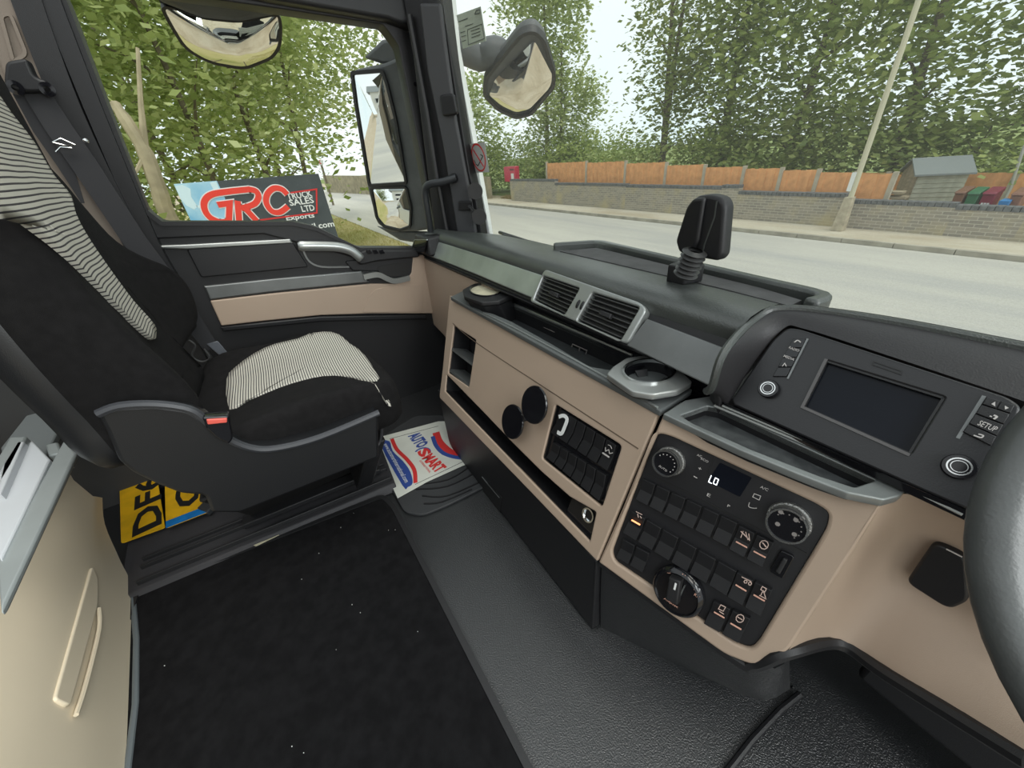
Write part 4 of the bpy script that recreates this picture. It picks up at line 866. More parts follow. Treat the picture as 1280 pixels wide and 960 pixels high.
# lower black drawer panel
PL = Pl((-.31, .322, .27), (1, 0, 0), (0, .0, 1))
def ql(l, r=0): q = [PL.at(*p) for p in l]; return ccw(rnd(q, r) if r else q)
bl = PL.at(549, 498)
obj('drawer_front', MB().plate(PL, rnd([(bl[0], -.262), (-.001, -.262), (-.001, -.002), (bl[0], -.002)], [.05, .005, .003, .006]), -.10, .0, holes=[], bev=.004), BLK, dash, label='matt black lower drawer front')
obj('drawer_recess', MB().plate(PL, ql([(602, 596), (628, 622), (625, 644), (606, 622)], .008), 0, .0015), INK, dash)
obj('drawer_lip', MB().strip(PL, smooth([PL.at(*q) for q in ((603, 618), (614, 632), (625, 644))], 3), .008, 0, .016), SHELL, dash)
obj('drawer_seam', MB().strip(PL, [PL.at(603, 596), PL.at(625, 622)], .0025, 0, .003), SILVD, dash)

# centre fascia -----------------------------------------------
scr_o = q2([(820, 541), (838, 545), (1020, 630), (1037, 641), (1034, 660), (948, 803), (938, 812), (920, 806), (768, 702), (764, 690)], .012)
cf_o = q2([(829, 518), (925, 563), (995, 592), (1060, 617), (1106, 626), (1060, 700), (985, 815), (940, 832), (905, 818), (748, 703)], [.004, 0, 0, 0, .004, 0, .01, .01, .01, .004])
obj('centre_fascia', MB().plate(P2, cf_o, -.010, 0, holes=[scr_o], bev=.004), BEIGE, dash, label='beige centre fascia facing the driver')
cpn = obj('control_panel', MB().plate(P2, scr_o, -.02, -.006, bev=.001), mat('panel_black', (.015, .015, .017), .38, bump=.2, bscale=600), dash, label='black climate and switch panel')
DP = -.006
def k2(px, py, d=DP): return P2.w(*P2.at(px, py, d), d)
def rot_knob(px, py, r, nm, lab=None):
    c = k2(px, py)
    o = obj(nm, MB().ring(c, P2.N, [(r*1.12, 0), (r*1.08, .004), (r*.98, .005), (r, .020), (r*.96, .022)], 40), mat('knurled_'+str(int(px)), (.30, .30, .29), .35, .9, bump=1, bscale=500, dist=.002), dash, ang=25, label=lab)
    obj('knob_ring', MB().ring(c, P2.N, [(r*1.0, .019), (r*1.0, .0235), (r*.90, .0235), (r*.90, .021)], 40), CHR, o)
    obj('knob_face', MB().disc(c+P2.N*.018, P2.N, r*.92, .0035, 40), GLOSS, o)
    mb = MB()
    for k in range(9):
        a = -.7+k*.40; q = c+P2.N*.0216+(P2.U*math.cos(a)+P2.V*math.sin(a))*r*.68; mb.disc(q, P2.N, .0009, .0004, 6)
    return o, c, mb
def facept(px, py, d): return P2.at(px, py, d)
k_, c, mb = rot_knob(838, 576, .0215, 'fan_knob', 'knurled silver fan knob')
FD = DP+.0217; PF = P2.off(FD)
mb.text(PF, 'AUTO', PF.at(823, 583), PF.at(833, 590), d=0, ht=.0035)
obj('knob_print', mb, ICON, k_)
k_, c, mb = rot_knob(986, 651, .0235, 'temperature_knob', 'knurled silver air distribution knob')
for px, py in ((976, 640), (972, 655), (993, 668), (995, 650), (1003, 648)): q = PF.w(*PF.at(px, py), 0); mb.disc(q, P2.N, .003, .0004, 8)
obj('knob_print', mb, ICOND, k_)
P2p = P2.off(DP)
def qq(l, r=0): q = [P2p.at(*p) for p in l]; return ccw(rnd(q, r) if r else q)
obj('climate_display', MB().plate(P2p, qq([(900, 578), (940, 597), (925, 621), (885, 601)], .002), 0, .001), SCR, dash)
mb = MB(); 
def seg(l): mb.strip(P2p, [P2p.at(*q) for q in l], .0011, .0012, .0018)
seg([(889.5, 594), (886, 602), (890, 604)]); seg([(894.5, 597), (898.5, 599), (896, 606), (891.8, 604)]); seg([(894.5, 597), (891.8, 604)])
obj('display_digits', mb, LCDT, dash)
mb = MB()
for s_, a, b, h in (('AC', (871, 569.5), (877, 572), .0035), ('ECO', (876, 574), (885, 578.5), .0035), ('+', (872.5, 586), (876.5, 588), .004), ('-', (867, 595.5), (871.5, 598), .0014), ('A/C', (950, 609.5), (959.5, 614), .004), ('P', (909, 633), (912, 634.5), .004), ('E', (883.5, 619.5), (887.5, 621.5), .005)):
    mb.text(P2p, s_, P2p.at(*a), P2p.at(*b), d=.0008, ht=h, ex=.004)
mb.strip(P2p, [P2p.at(*q) for q in ((943, 617), (951, 620), (949, 625), (941, 621))], .0008, 0, .0009, True).strip(P2p, smooth([P2p.at(*q) for q in ((937, 628), (936, 633), (941, 635), (946, 635))], 3), .0008, 0, .0009)
obj('climate_print', mb, ICON, dash)
obj('climate_seam', MB().strip(P2p, [P2p.at(*q) for q in ((808, 592), (870, 620), (920, 647), (1008, 692))], .002, 0, .001).strip(P2p, [P2p.at(*q) for q in ((866, 560), (893, 571), (884, 592))], .001, 0, .0008).strip(P2p, [P2p.at(*q) for q in ((949, 599), (979, 613))], .001, 0, .0008), INK, dash)
p = P2p.at
switch_row(P2p, p(805, 596), p(925, 652), p(912, 683), p(795, 623), 6, d0=0, d1=.008)
r2a = switch_row(P2p, p(925, 653), p(970, 676), p(955, 708), p(911, 684), 2, d0=0, d1=.009)
switch_row(P2p, p(791, 636), p(924, 712), p(911, 744), p(779, 664), 6, d0=0, d1=.008)
switch_row(P2p, p(922, 711), p(968, 735), p(953, 769), p(909, 743), 2, d0=0, d1=.009)
switch_row(P2p, p(780, 671), p(815, 690), p(806, 715), p(771, 695), 2, d0=0, d1=.008)
switch_row(P2p, p(893, 747), p(941, 770), p(926, 802), p(880, 776), 2, d0=0, d1=.009)
sp = obj('heater_slider', MB().plate(P2p, qq([(977, 686), (994, 694), (979, 722), (962, 712)], .004), 0, .006, bev=.001), GLOSS, dash)
obj('slider_wheel', MB().plate(P2p, qq([(980, 694), (986, 697), (976, 715), (970, 711)], .002), .004, .010, bev=.0015), BLK2, sp)
# markers and icons
mb = MB()
PT = P2p.off(.0094)
def mk(a, b): mb.strip(PT, [PT.at(*a), PT.at(*b)], .0016, -.001, .0006)
for a, b in (((920, 677), (934, 684.5)), ((942, 689), (957, 697)), ((919.5, 731), (933, 739)), ((942, 743.5), (956, 751.5)), ((892.5, 765), (905.5, 772.5)), ((913, 779), (926.5, 787))): mk(a, b)
obj('switch_markers', mb, AMB, dash)
PT8 = P2p.off(.0084); obj('lit_marker', MB().strip(PT8, [PT8.at(789.5, 650), PT8.at(800, 656)], .0022, -.001, .0008), LAMP, dash, label='glowing amber switch marker')
mb = MB()
def ic(l, wd=.0009, cl=False, P=PT): mb.strip(P, [P.at(*q) for q in l], wd, -.0005, .0005, cl)
ic([(929, 664), (926, 672)]); ic([(932, 665), (935, 675)]); ic([(936, 667), (937, 676)]); ic([(926, 664), (937, 675)], .0013)
ic([(955+5.5*math.cos(a), 681+5.5*math.sin(a)) for a in [i*.7 for i in range(9)]], cl=True); ic([(953, 678), (958, 684)], .0013)
ic([(927, 721), (939, 727)]); ic([(932+2*math.cos(a), 727+2*math.sin(a)) for a in [i*1.05 for i in range(6)]], cl=True); ic([(937.5+2*math.cos(a), 729.5+2*math.sin(a)) for a in [i*1.05 for i in range(6)]], cl=True)
ic([(953, 733), (958, 736), (956, 740), (951, 737)], cl=True); ic([(954, 738), (951, 744)]); ic([(954, 738), (957, 747)]); ic([(949, 744), (958, 749)])
ic([(901, 756), (907, 759), (904, 764), (898, 761)], cl=True); ic([(899, 764), (905, 768)])
ic([(925+5*math.cos(a), 773+5*math.sin(a)) for a in [i*.7 for i in range(9)]], cl=True); ic([(922, 771), (928, 775)])
ic([(795, 639.5), (803, 643.5)], P=PT8); ic([(797, 642), (798, 647)], P=PT8); ic([(800, 645), (802, 648)], P=PT8)
obj('switch_icons', mb, mat('icon_pink', (.62, .46, .40), .6), dash)
# gear selector dial
gc = k2(848, 738, .0)
gd = obj('gear_dial', MB().ring(gc-P2.N*.004, P2.N, [(.040, 0), (.040, .010), (.036, .016), (.034, .017), (.032, .014), (0, .014)], 40), GLOSS, dash, ang=30, label='round black gear selector dial')
PG = P2.off(.0102+.0002)
obj('dial_grip', MB().plate(P2, ccw([P2.at(*q, .026) for q in ((836, 722), (851, 727), (846, 757), (831, 750))]), .008, .026, bev=.003), BLK2, gd)
PG3 = P2.off(.0262)
obj('dial_pointer', MB().strip(PG3, [PG3.at(845, 729), PG3.at(843, 737)], .003, 0, .0006), WHT, gd)
obj('dial_edge', MB().strip(P2, [P2.at(*q, .012) for q in ((856, 732), (847, 752))], .0016, .010, .014), SILVD, gd)
mb = MB()
for s_, a, b in (('D', (834, 716), (838, 717.5)), ('N', (852, 719.5), (856, 722)), ('R', (867, 737), (870.5, 739.5)), ('RM', (867.5, 744), (874, 748.5)), ('Adjust', (829, 749), (847, 761))):
    mb.text(PG, s_, PG.at(*a), PG.at(*b), d=.0004, ht=.0045, ex=.01)
obj('dial_letters', mb, AMB, gd)
# fascia right wing and knee bolster
top = [P2.w(*P2.at(1106, 626), -.004), atz(1138, 618, .568), atz(1206, 650, .562), atz(1290, 706, .556)]
midt = [P2.w(*P2.at(1060, 700), -.004), aty(1110, 700, .555), aty(1190, 745, .575), aty(1290, 830, .56)]
bot = [P2.w(*P2.at(985, 815), -.004), aty(1050, 800, .505), aty(1150, 862, .50), aty(1290, 948, .48)]
lip = [P2.w(*P2.at(985, 815), -.03), aty(1050, 800, .505)+Vector((0, .03, -.01)), aty(1150, 862, .5)+Vector((0, .03, -.01)), aty(1290, 948, .48)+Vector((0, .03, -.01))]
rows = [smooth(r, 5) for r in (top, midt, bot, lip)]; cols = [smooth([r[j] for r in rows[:3]], 5)+[rows[3][j]] for j in range(len(rows[0]))]
obj('driver_fascia', MB().grid(cols), BEIGE, dash, ang=60, label='beige knee panel on the driver side')
obj('knee_edge', MB().tube(smooth([P2.w(*P2.at(748, 705), -.012), P2.w(*P2.at(905, 820), -.012), P2.w(*P2.at(940, 835), -.012), bot[0]+Vector((0, .005, -.008)), bot[1]+Vector((0, .0, -.008)), bot[1]*.3+bot[2]*.7+Vector((0, .0, -.010)), bot[3]+Vector((0, .0, -.008))], 6), .010, 8), BLK, dash)
kb = [smooth([q+Vector((0, .012, -.012)) for q in bot], 4), smooth([q+Vector((.0, .05, -.07)) for q in bot], 4), smooth([q+Vector((.0, .12, -.10)) for q in bot], 4)]
obj('knee_bolster', MB().grid(kb), SHELL, dash, ang=60)
obj('stowage_flap', MB().plate(Pl((.0, .565, .5), (1, 0, 0), (0, .03, 1)), ccw(rnd([Pl((.0, .565, .5), (1, 0, 0), (0, .03, 1)).at(*q) for q in ((1170, 672), (1212, 690), (1215, 745), (1190, 756), (1136, 722))], .010)), 0, .012, bev=.003), BLK, dash)
obj('flap_line', MB().strip(Pl((.0, .552, .5), (1, 0, 0), (0, .03, 1)), [Pl((.0, .552, .5), (1, 0, 0), (0, .03, 1)).at(*q) for q in ((1183, 686), (1203, 696))], .0012, 0, .001), ICON, dash)
# black lower body under centre fascia
a = P2.w(*P2.at(748, 704), -.012); b = P2.w(*P2.at(940, 833), -.012); c = P2.w(*P2.at(985, 817), -.012)
rows = [[a, b, c], [Vector((a.x, a.y+.005, .12)), Vector((b.x, b.y+.03, .12)), Vector((c.x+.02, c.y+.08, .12))], [Vector((a.x, a.y+.012, 0)), Vector((b.x-.01, b.y+.09, 0)), Vector((c.x+.02, c.y+.16, 0))]]
rows = [smooth(r, 4) for r in rows]; cols = [smooth([r[j] for r in rows], 5) for j in range(len(rows[0]))]
obj('lower_centre_cover', MB().grid(cols), VINYL, dash, ang=60)
obj('tunnel_bracket', MB().tube([atz(1000, 868, .01), atz(975, 888, .008), atz(940, 925, .008), atz(905, 970, .008)], .006, 8), BLK, dash)
obj('driver_dash_body', MB().hexa([(.04, .62, .10), (.95, .62, .10), (.95, .76, .10), (.04, .76, .10)], [(.04, .66, .66), (.95, .66, .66), (.95, .74, .66), (.04, .74, .66)]), BLK2, dash, bev=.01)
obj('firewall', MB().box((-.35, .80, .12), (2.6, .04, .84)), INK, dash)

# radio / screen unit -------------------------------------------
RA = atz(905, 503, .585); RB = atz(1205, 636, .585); RC = RA+Vector((.01, .075, .10))
P4 = pln3(RA, RB, RC)
def q4(l, r=0, n=4): q = [P4.at(*p) for p in l]; return ccw(rnd(q, r, n) if r else q)
scrn = q4([(1033, 451), (1180, 497), (1137, 567), (1004, 508)], .002)
rad = obj('display_unit', MB().plate(P4, q4([(984, 409), (1000, 411), (1262, 497), (1277, 508), (1275, 520), (1215, 640), (1150, 612), (916, 506), (914, 499), (965, 425)], .010), -.02, 0, holes=[scrn], bev=.003), mat('unit_black', (.014, .014, .016), .33, bump=.15, bscale=500), dash, label='black screen and radio unit')
obj('screen', MB().plate(P4, scrn, -.014, -.008), SCR, rad)
obj('screen_bezel', MB().strip(P4, [P4.at(*q) for q in ((1180, 497), (1033, 451), (1004, 508), (1137, 567), (1180, 497))], .003, -.008, -.001), BLK2, rad)
obj('screen_bezel_edge', MB().strip(P4, [P4.at(*q) for q in ((1033, 449), (1003, 509), (1137, 569))], .0035, -.006, .002), mat('bezel_grey', (.09, .085, .085), .3), rad)
obj('logo_bar', MB().strip(P4, [P4.at(*q) for q in ((1092, 452), (1127, 464), (1126, 468), (1091, 456))], .0015, 0, .001, True), INK, rad)
P4t = P4
for k in range(4):
    a = bilinear((992, 424), (1008, 424), (983, 472), (966, 472), 0, k/4); b = bilinear((992, 424), (1008, 424), (983, 472), (966, 472), 1, k/4)
    c = bilinear((992, 424), (1008, 424), (983, 472), (966, 472), 1, (k+.92)/4); d = bilinear((992, 424), (1008, 424), (983, 472), (966, 472), 0, (k+.92)/4)
    obj('menu_button', MB().plate(P4, ccw([P4.at(*q) for q in (a, b, c, d)]), 0, .003, bev=.0006), GLOSS, rad)
quad = ((1233, 497), (1268, 507), (1235, 563), (1200, 545))
rowsb = [((0, .48), 0, .18), ((.52, 1), 0, .18), ((0, 1), .2, .42), ((0, 1), .44, .68), ((0, 1), .70, .90)]
for (s0, s1), t0, t1 in rowsb:
    pts = [bilinear(*quad, s0, t0), bilinear(*quad, s1, t0), bilinear(*quad, s1, t1), bilinear(*quad, s0, t1)]
    obj('menu_button', MB().plate(P4, ccw([P4.at(*q) for q in pts]), 0, .004, bev=.0008), BLK2, rad)
obj('button_well', MB().strip(P4, [P4.at(*q) for q in ((1230, 495), (1197, 548))], .003, 0, .0012), SILVD, rad)
obj('button_edge', MB().strip(P4, [P4.at(*q) for q in ((1010, 424), (985, 474))], .0022, .0, .003), SILVD, rad)
P4b = P4.off(.0042); mb = MB()
for s_, a, b, h in (('SETUP', (1221, 531), (1243, 540), .006), ('RADIO', (985.5, 435.5), (998, 440), .0035), ('MEDIA', (979, 446), (992, 451), .0035)):
    mb.text(P4b, s_, P4b.at(*a), P4b.at(*b), d=.0003, ht=h, ex=.006)
def tri(pts): mb.prism(P4b, ccw([P4b.at(*q) for q in pts]), 0, .0004)
tri([(1239, 505), (1244, 502), (1244, 508)]); tri([(1256, 507), (1256, 512), (1261, 510)])
mb.strip(P4b, smooth([P4b.at(*q) for q in ((1242, 519), (1246, 521), (1242, 524))], 3), .0016, 0, .0005); mb.strip(P4b, [P4b.at(1237, 520), P4b.at(1240, 521)], .0012, 0, .0005)
mb.strip(P4b, smooth([P4b.at(*q) for q in ((1217, 544), (1226, 547), (1229, 544.5), (1223, 542.5))], 3), .0012, 0, .0005)
mb.strip(P4b, smooth([P4b.at(*q) for q in ((993, 428), (997, 425.5), (1001, 428))], 3), .0014, 0, .0005); mb.strip(P4b, [P4b.at(*q) for q in ((978, 458), (981, 454), (983, 458))], .001, 0, .0005)
obj('unit_print', mb, ICON, rad)
for px, py in ((962, 487), (1198, 584)):
    c = P4.w(*P4.at(px, py), 0); kn = obj('radio_knob', MB().ring(c, P4.N, [(.0135, 0), (.0135, .008), (.0125, .010), (.0, .010)], 28), GLOSS, rad)
    obj('radio_knob_ring', MB().ring(c, P4.N, [(.0095, .0100), (.0095, .0112), (.0082, .0112), (.0082, .0100)], 28).ring(c, P4.N, [(.0065, .0100), (.0065, .0110), (.0058, .0110), (.0058, .0100)], 28), CHR, rad)
obj('unit_base_trim', MB().tube([atz(905, 506, .578)-Vector((0, .004, 0)), atz(1060, 571, .578)-Vector((0, .004, 0)), atz(1205, 641, .578)-Vector((0, .004, 0))], .0022, 6), SILV, rad)
pa = [atz(893, 503, .573), atz(1205, 650, .573), RB+Vector((.0, -.001, .0)), RA+Vector((-.012, -.001, 0))]
obj('unit_plinth', MB().hexa([q+Vector((0, .05, -.02)) for q in pa], pa), GLOSS, dash)
# hood
inner = [P4.w(*P4.at(*q), -.004) for q in ((906, 505), (914, 497), (940, 455), (978, 410), (1005, 410), (1100, 440), (1262, 494), (1330, 520))]
outer = [atz(878, 488, .60), atz(889, 485, .625), atz(905, 440, .68), atz(945, 398, .70), atz(985, 385.5, .712), atz(1100, 400, .715), atz(1280, 435, .715), atz(1400, 460, .715)]
mid = [a*.5+b*.5+Vector((0, 0, .004)) for a, b in zip(inner, outer)]
back = [q+Vector((0, .02, -.006)) for q in outer]; back2 = [q+Vector((0, .05, -.10)) for q in outer]
rows = [smooth(r, 5) for r in (inner, mid, outer, back, back2)]; cols = [smooth([r[j] for r in rows], 3) for j in range(len(rows[0]))]
obj('instrument_hood', MB().grid(cols), mat('hood_black', (.022, .021, .023), .5, bump=.4, bscale=500), dash, ang=70, label='black hood over the screen')
obj('hood_edge', MB().tube(rows[2][3:], .006, 8), PAD, dash)

# cup holders ------------------------------------------------------
def cup(ol, z1, z0, ec, er, name, lab, lid, ro):
    P = zpl(z1); q = ccw(rnd([P.at(*a) for a in ol], ro, 3))
    def ell(k, dz=0):
        PP_ = zpl(z1); return ccw([PP_.at(ec[0]+er[0]*k*math.cos(a), ec[1]+er[1]*k*math.sin(a)) for a in [i*2*math.pi/36 for i in range(36)]])
    hole = ell(1); cx = sum(a[0] for a in hole)/36; cy = sum(a[1] for a in hole)/36
    hd = obj(name, MB().plate(P, q, -.012, 0, holes=[hole], bev=.0025), BLK2 if lid else mat('holder_silver', (.36, .37, .36), .33, .6), dash, label=lab)
    obj('holder_body', MB().grid([[P.w(cx+(u-cx)*k, cy+(v-cy)*k, d)+Vector((.15, .4, 0))*(-d-.012)*(1 if lid else 0) for u, v in q] for k, d in ((.995, -.012), (.97, -.014), (.93, (z0-z1)*.5), (.86, z0-z1))], True), BLK, hd)
    obj('holder_ring', MB().strip(P, [Vector(a) for a in ell(1.04)], .004, -.003, .0035, True), GLOSS if lid else CHR, hd)
    if lid: obj('holder_reflection', MB().prism(P, hole, -.006, -.002), CREAM, hd)  # cream reflection inside the holder, painted as a pale disc
    else:
        obj('holder_cup', MB().grid([[P.w(cx+(u-cx)*k, cy+(v-cy)*k, d) for u, v in hole] for k, d in ((1, -.002), (.9, -.05), (.01, -.05))], True), GLOSS, hd)
        for k in range(3):
            a = .6+k*2.1; v = Vector((math.cos(a), math.sin(a), 0)); u = Vector((-v.y, v.x, 0)); c3 = P.w(cx, cy); rx = .030
            obj('holder_grip', MB().hexa([c3+v*rx*.97+u*.012-Vector((0, 0, .012)), c3+v*rx*.97-u*.012-Vector((0, 0, .012)), c3+v*rx*.6-u*.008-Vector((0, 0, .024)), c3+v*rx*.6+u*.008-Vector((0, 0, .024))], [c3+v*rx*.97+u*.012-Vector((0, 0, .016)), c3+v*rx*.97-u*.012-Vector((0, 0, .016)), c3+v*rx*.6-u*.008-Vector((0, 0, .028)), c3+v*rx*.6+u*.008-Vector((0, 0, .028))]), BLK2, hd)
cup([(578, 362), (591, 355), (608, 351), (625, 353), (637, 362), (641, 369), (624, 376), (602, 378), (580, 370)], .603, .53, (607, 363), (19, 7.5), 'cup_holder', 'left cup holder with a cream reflection painted inside', True, .006)
cup([(758, 467), (766, 458), (783, 447), (812, 443), (838, 451), (866, 477), (848, 488), (816, 493), (790, 489)], .592, .572, (811, 465), (31, 14), 'cup_holder', 'silver open cup holder', False, .006)

# ================================================================== OBJECTS ON THE DASH
# camera-like sensor on flexible neck
bz = atz(856, 353, .709)
t_ = thing('dash_sensor', bz, 'black angular head on a ribbed neck and square foot, standing on the dashboard shelf', 'sensor')
obj('foot', MB().plate(zpl(0), zp([(832, 352), (854, 357), (878, 352), (856, 341)], .709, .004), .709, .742, bev=.003), BLK2, t_)
nb = atz(856, 345, .735); nt_ = aty(866, 321, nb.y+.0)
mb = MB(); ax = (nt_-nb).normalized(); L = (nt_-nb).length+.012; prof = []
for k in range(6): prof += [(.016, L*k/6), (.021, L*(k+.5)/6)]
mb.ring(nb, ax, prof+[(.012, L)], 24); obj('bellows', mb, mat('bellows', (.03, .03, .03), .4), t_, ang=25)
HP = Pl((0, nt_.y-.01, .7), (1, -.12, 0), (0, 0, 1))
def qh(l, r=0): q = [HP.at(*p) for p in l]; return ccw(rnd(q, r) if r else q)
obj('head', MB().plate(HP, qh([(876, 244), (893, 242), (908, 246), (913, 256), (908, 318), (902, 325), (885, 322), (857, 314), (853, 300), (866, 258)], .008), -.012, .012, bev=.006), BLK2, t_)
obj('head_face', MB().plate(HP, qh([(877, 246), (891, 245), (882, 300), (873, 316), (858, 313), (854, 299), (868, 257)], .006), .010, .02, bev=.005), BLK, t_)
obj('head_seam', MB().strip(HP, [HP.at(*q) for q in ((903, 250), (900, 270), (887, 305), (884, 320))], .002, .010, .0135), PAD, t_)
# magnetic phone mounts
def magn(px, py, d, r, pl, lab, name='phone_magnet', th=.006, tilt=(0, 0)):
    c = pl.w(*pl.at(px, py, d), d); N = (pl.N+pl.U*tilt[0]+pl.V*tilt[1]).normalized()
    t = thing(name, c, lab, 'phone mount', 'round magnetic mounts')
    obj('disc', MB().ring(c, N, [(0, 0), (r, 0), (r*1.03, th*.5), (r, th), (r*.93, th), (0, th*.9)], 32), GLOSS if name == 'phone_magnet' else INK, t); return t, c, N
t_, c, N = magn(642, 527, .025, .041, P1, 'round glossy black magnet disc lower left on the beige fascia')
obj('stem', MB().tube([c-N*.0005, P1.w(*P1.at(660, 522), 0.0005)], .007, 8), BLK, t_)
t_, c, N = magn(669, 506, .03, .042, P1, 'round glossy black magnet disc upper right on the beige fascia')
obj('stem', MB().tube([c-N*.0005, P1.w(*P1.at(668, 520), .0005)], .007, 8), BLK, t_)
PO2 = AP.off(.04)
t_, c, N = magn(594, 239, .05, .026, AP, 'upper round black disc of the mount clipped to the pillar', name='pillar_mount', tilt=(.5, .1))
obj('bracket', MB().hexa([AP.w(*AP.at(*q), .018) for q in ((578, 250), (590, 250), (590, 261), (578, 262))], [AP.w(*AP.at(*q), .03) for q in ((578, 250), (596, 250), (596, 261), (578, 262))]), BLK, t_, bev=.003)
t_, c, N = magn(599, 271, .05, .026, AP, 'lower round black disc of the mount clipped to the pillar', name='pillar_mount', tilt=(.5, .1))
obj('neck', MB().tube([c, AP.w(*AP.at(592, 256), .032)], .006, 8), BLK, t_)
# white sticker ring on the switches
P1t = P1.off(-.0015); t_ = obj('torn_sticker', MB().strip(P1t, smooth([P1t.at(*q) for q in ((697, 540), (702, 542), (706, 534), (709, 524), (705, 519.5), (699, 521))], 4), .008, .0, .0015), WHT)
tag(t_, 'torn curved white sticker on the first switch of the passenger bank', 'sticker')
# stickers on the windscreen
WI = WS.off(-.002)
WI = Pl(WS.o-WS.N*.004*(1 if WS.N.y > 0 else -1), WS.U, WS.V); sg = -1 if WS.N.y > 0 else 1
def qw(l, r=0): q = [WI.at(*p) for p in l]; return ccw(rnd(q, r) if r else q)
t_ = thing('no_smoking_sticker', WI.pw(597, 197), 'square white no smoking sticker with red ring on the windscreen edge', 'sticker')
obj('backing', MB().plate(WI, qw([(585.5, 180), (606, 177.5), (611.5, 215), (592, 216)]), 0, .001), mat('sticker_grey', (.5, .52, .5), .6), t_)
cc = Vector(WI.at(598.5, 197)); ex_ = (Vector(WI.at(606.5, 197))-cc).length; ey_ = (Vector(WI.at(598.5, 181.5))-cc).length; rr_ = (ex_+ey_)/2
F_ = .0014*sg
def wst(mb, l, wd, k=1): return mb.strip(WI, l, wd, F_*k, F_*k*1.5)
mb = MB(); wst(mb, [cc+Vector((math.cos(a)*ex_, math.sin(a)*ey_)) for a in [i*math.pi/14 for i in range(28)]]+[cc+Vector((ex_, 0))], .005); wst(mb, [WI.at(592, 187), WI.at(605, 208)], .005)
obj('ban_ring', mb, RED, t_)
mb = MB(); wst(mb, [WI.at(*q) for q in ((595, 205), (598, 207), (604, 195), (601, 193))], .003, .8); wst(mb, [WI.at(*q) for q in ((593, 200), (595, 204))], .003, .8)
obj('cigarette', mb, INK, t_)
t_ = thing('windscreen_notice', WI.pw(590, 35), 'pale green printed notice taped high on the windscreen', 'notice')
obj('sheet', MB().plate(WI, qw([(571, 19), (601, 8), (608, 51), (579, 61)]), 0, .001), mat('notice_green', (.50, .56, .48), .6), t_)
mb = MB(); wst(mb, [WI.at(*q) for q in ((585, 37), (603, 30), (606, 48), (586, 56), (585, 37))], .0015); wst(mb, [WI.at(594, 18), WI.at(596, 13), WI.at(600, 12), WI.at(600.5, 16), WI.at(594, 18)], .002)
for a, b in (((574, 27), (585, 23)), ((582, 33), (592, 29.5)), ((589, 39), (600, 35)), ((590, 43), (601, 39)), ((590, 47), (601, 43)), ((576, 41), (582, 39)), ((577, 46), (583, 44)), ((578, 52), (583, 50))): wst(mb, [WI.at(*a), WI.at(*b)], .0016)
obj('print', mb, mat('print_grey', (.12, .14, .13), .6), t_)

# ================================================================== MIRRORS
def dome(mb, pl, outline, d, bulge, rings=6):
    cx = sum(p[0] for p in outline)/len(outline); cy = sum(p[1] for p in outline)/len(outline); rows = []
    for k in range(rings, 0, -1):
        s = k/rings; rows.append([pl.w(cx+(u-cx)*s, cy+(v-cy)*s, d+bulge*(1-s*s)) for u, v in outline])
    mb.grid(rows, True); n = len(outline); k0 = len(mb.v)-n; mb.v.append(tuple(pl.w(cx, cy, d+bulge))); c = len(mb.v)-1
    for j in range(n): mb.f.append((k0+j, k0+(j+1) % n, c)); mb.m.append(0)
    return mb
def mirror_plane(px, py, x=None, y=None, N=None, target=None):
    o = atx(px, py, x) if x is not None else aty(px, py, y)
    if target is not None:
        a = (CAMLOC-o).normalized(); N = (a+Vector(target).normalized()).normalized()
    else: N = Vector(N).normalized()
    U = Vector((0, 0, 1)).cross(N).normalized(); V = N.cross(U); return Pl(o, U, V)
# main door mirror
MM = mirror_plane(470, 160, x=-1.95, target=(-.05, -1, -.10))
def mq(pl, l, r=0): q = [pl.at(*p) for p in l]; return ccw(rnd(q, r) if r else q)
t_ = thing('door_mirror', MM.o, 'tall dark grey door mirror with two stacked glasses outside the passenger window', 'mirror')
hs = [(436, 96), (441, 87), (478, 79), (500, 70), (530, 78), (548, 200), (552, 285), (520, 290), (487, 291), (470, 280), (458, 235), (441, 130)]
obj('housing', MB().plate(MM, mq(MM, hs, .02), -.09, -.004, bev=.012), MHOUS, t_)
g1 = mq(MM, [(440, 91), (478, 88), (484, 105), (495, 150), (508, 229), (462, 232), (445, 130)], .012); g2 = mq(MM, [(464, 235), (508, 234), (514, 260), (513, 283), (500, 288), (480, 283), (471, 272)], .012)
obj('bezel', MB().strip(MM, g1, .012, -.006, .006, True).strip(MM, g2, .010, -.006, .006, True), BLK, t_)
obj('main_glass', dome(MB(), MM, g1, -.001, .012), MIRR, t_, smoothall=True, label='large upper mirror glass')
obj('wide_glass', dome(MB(), MM, g2, -.001, .014), MIRR, t_, smoothall=True, label='small lower wide-angle glass')
obj('arm', MB().hexa([MM.pw(455, 72, -.02), MM.pw(478, 50, -.02), MM.pw(520, 45, -.02), MM.pw(520, 82, -.02), MM.pw(478, 80, -.02)], [MM.pw(455, 72, -.09), MM.pw(478, 50, -.09), MM.pw(520, 45, -.09), MM.pw(520, 82, -.09), MM.pw(478, 80, -.09)]), MHOUS, t_, bev=.01)
obj('arm', MB().hexa([MM.pw(470, 282, -.03), MM.pw(500, 288, -.03), MM.pw(560, 290, -.03), MM.pw(560, 310, -.03), MM.pw(500, 300, -.03)], [MM.pw(470, 282, -.09), MM.pw(500, 288, -.09), MM.pw(560, 290, -.09), MM.pw(560, 310, -.09), MM.pw(500, 300, -.09)]), MHOUS, t_, bev=.01)
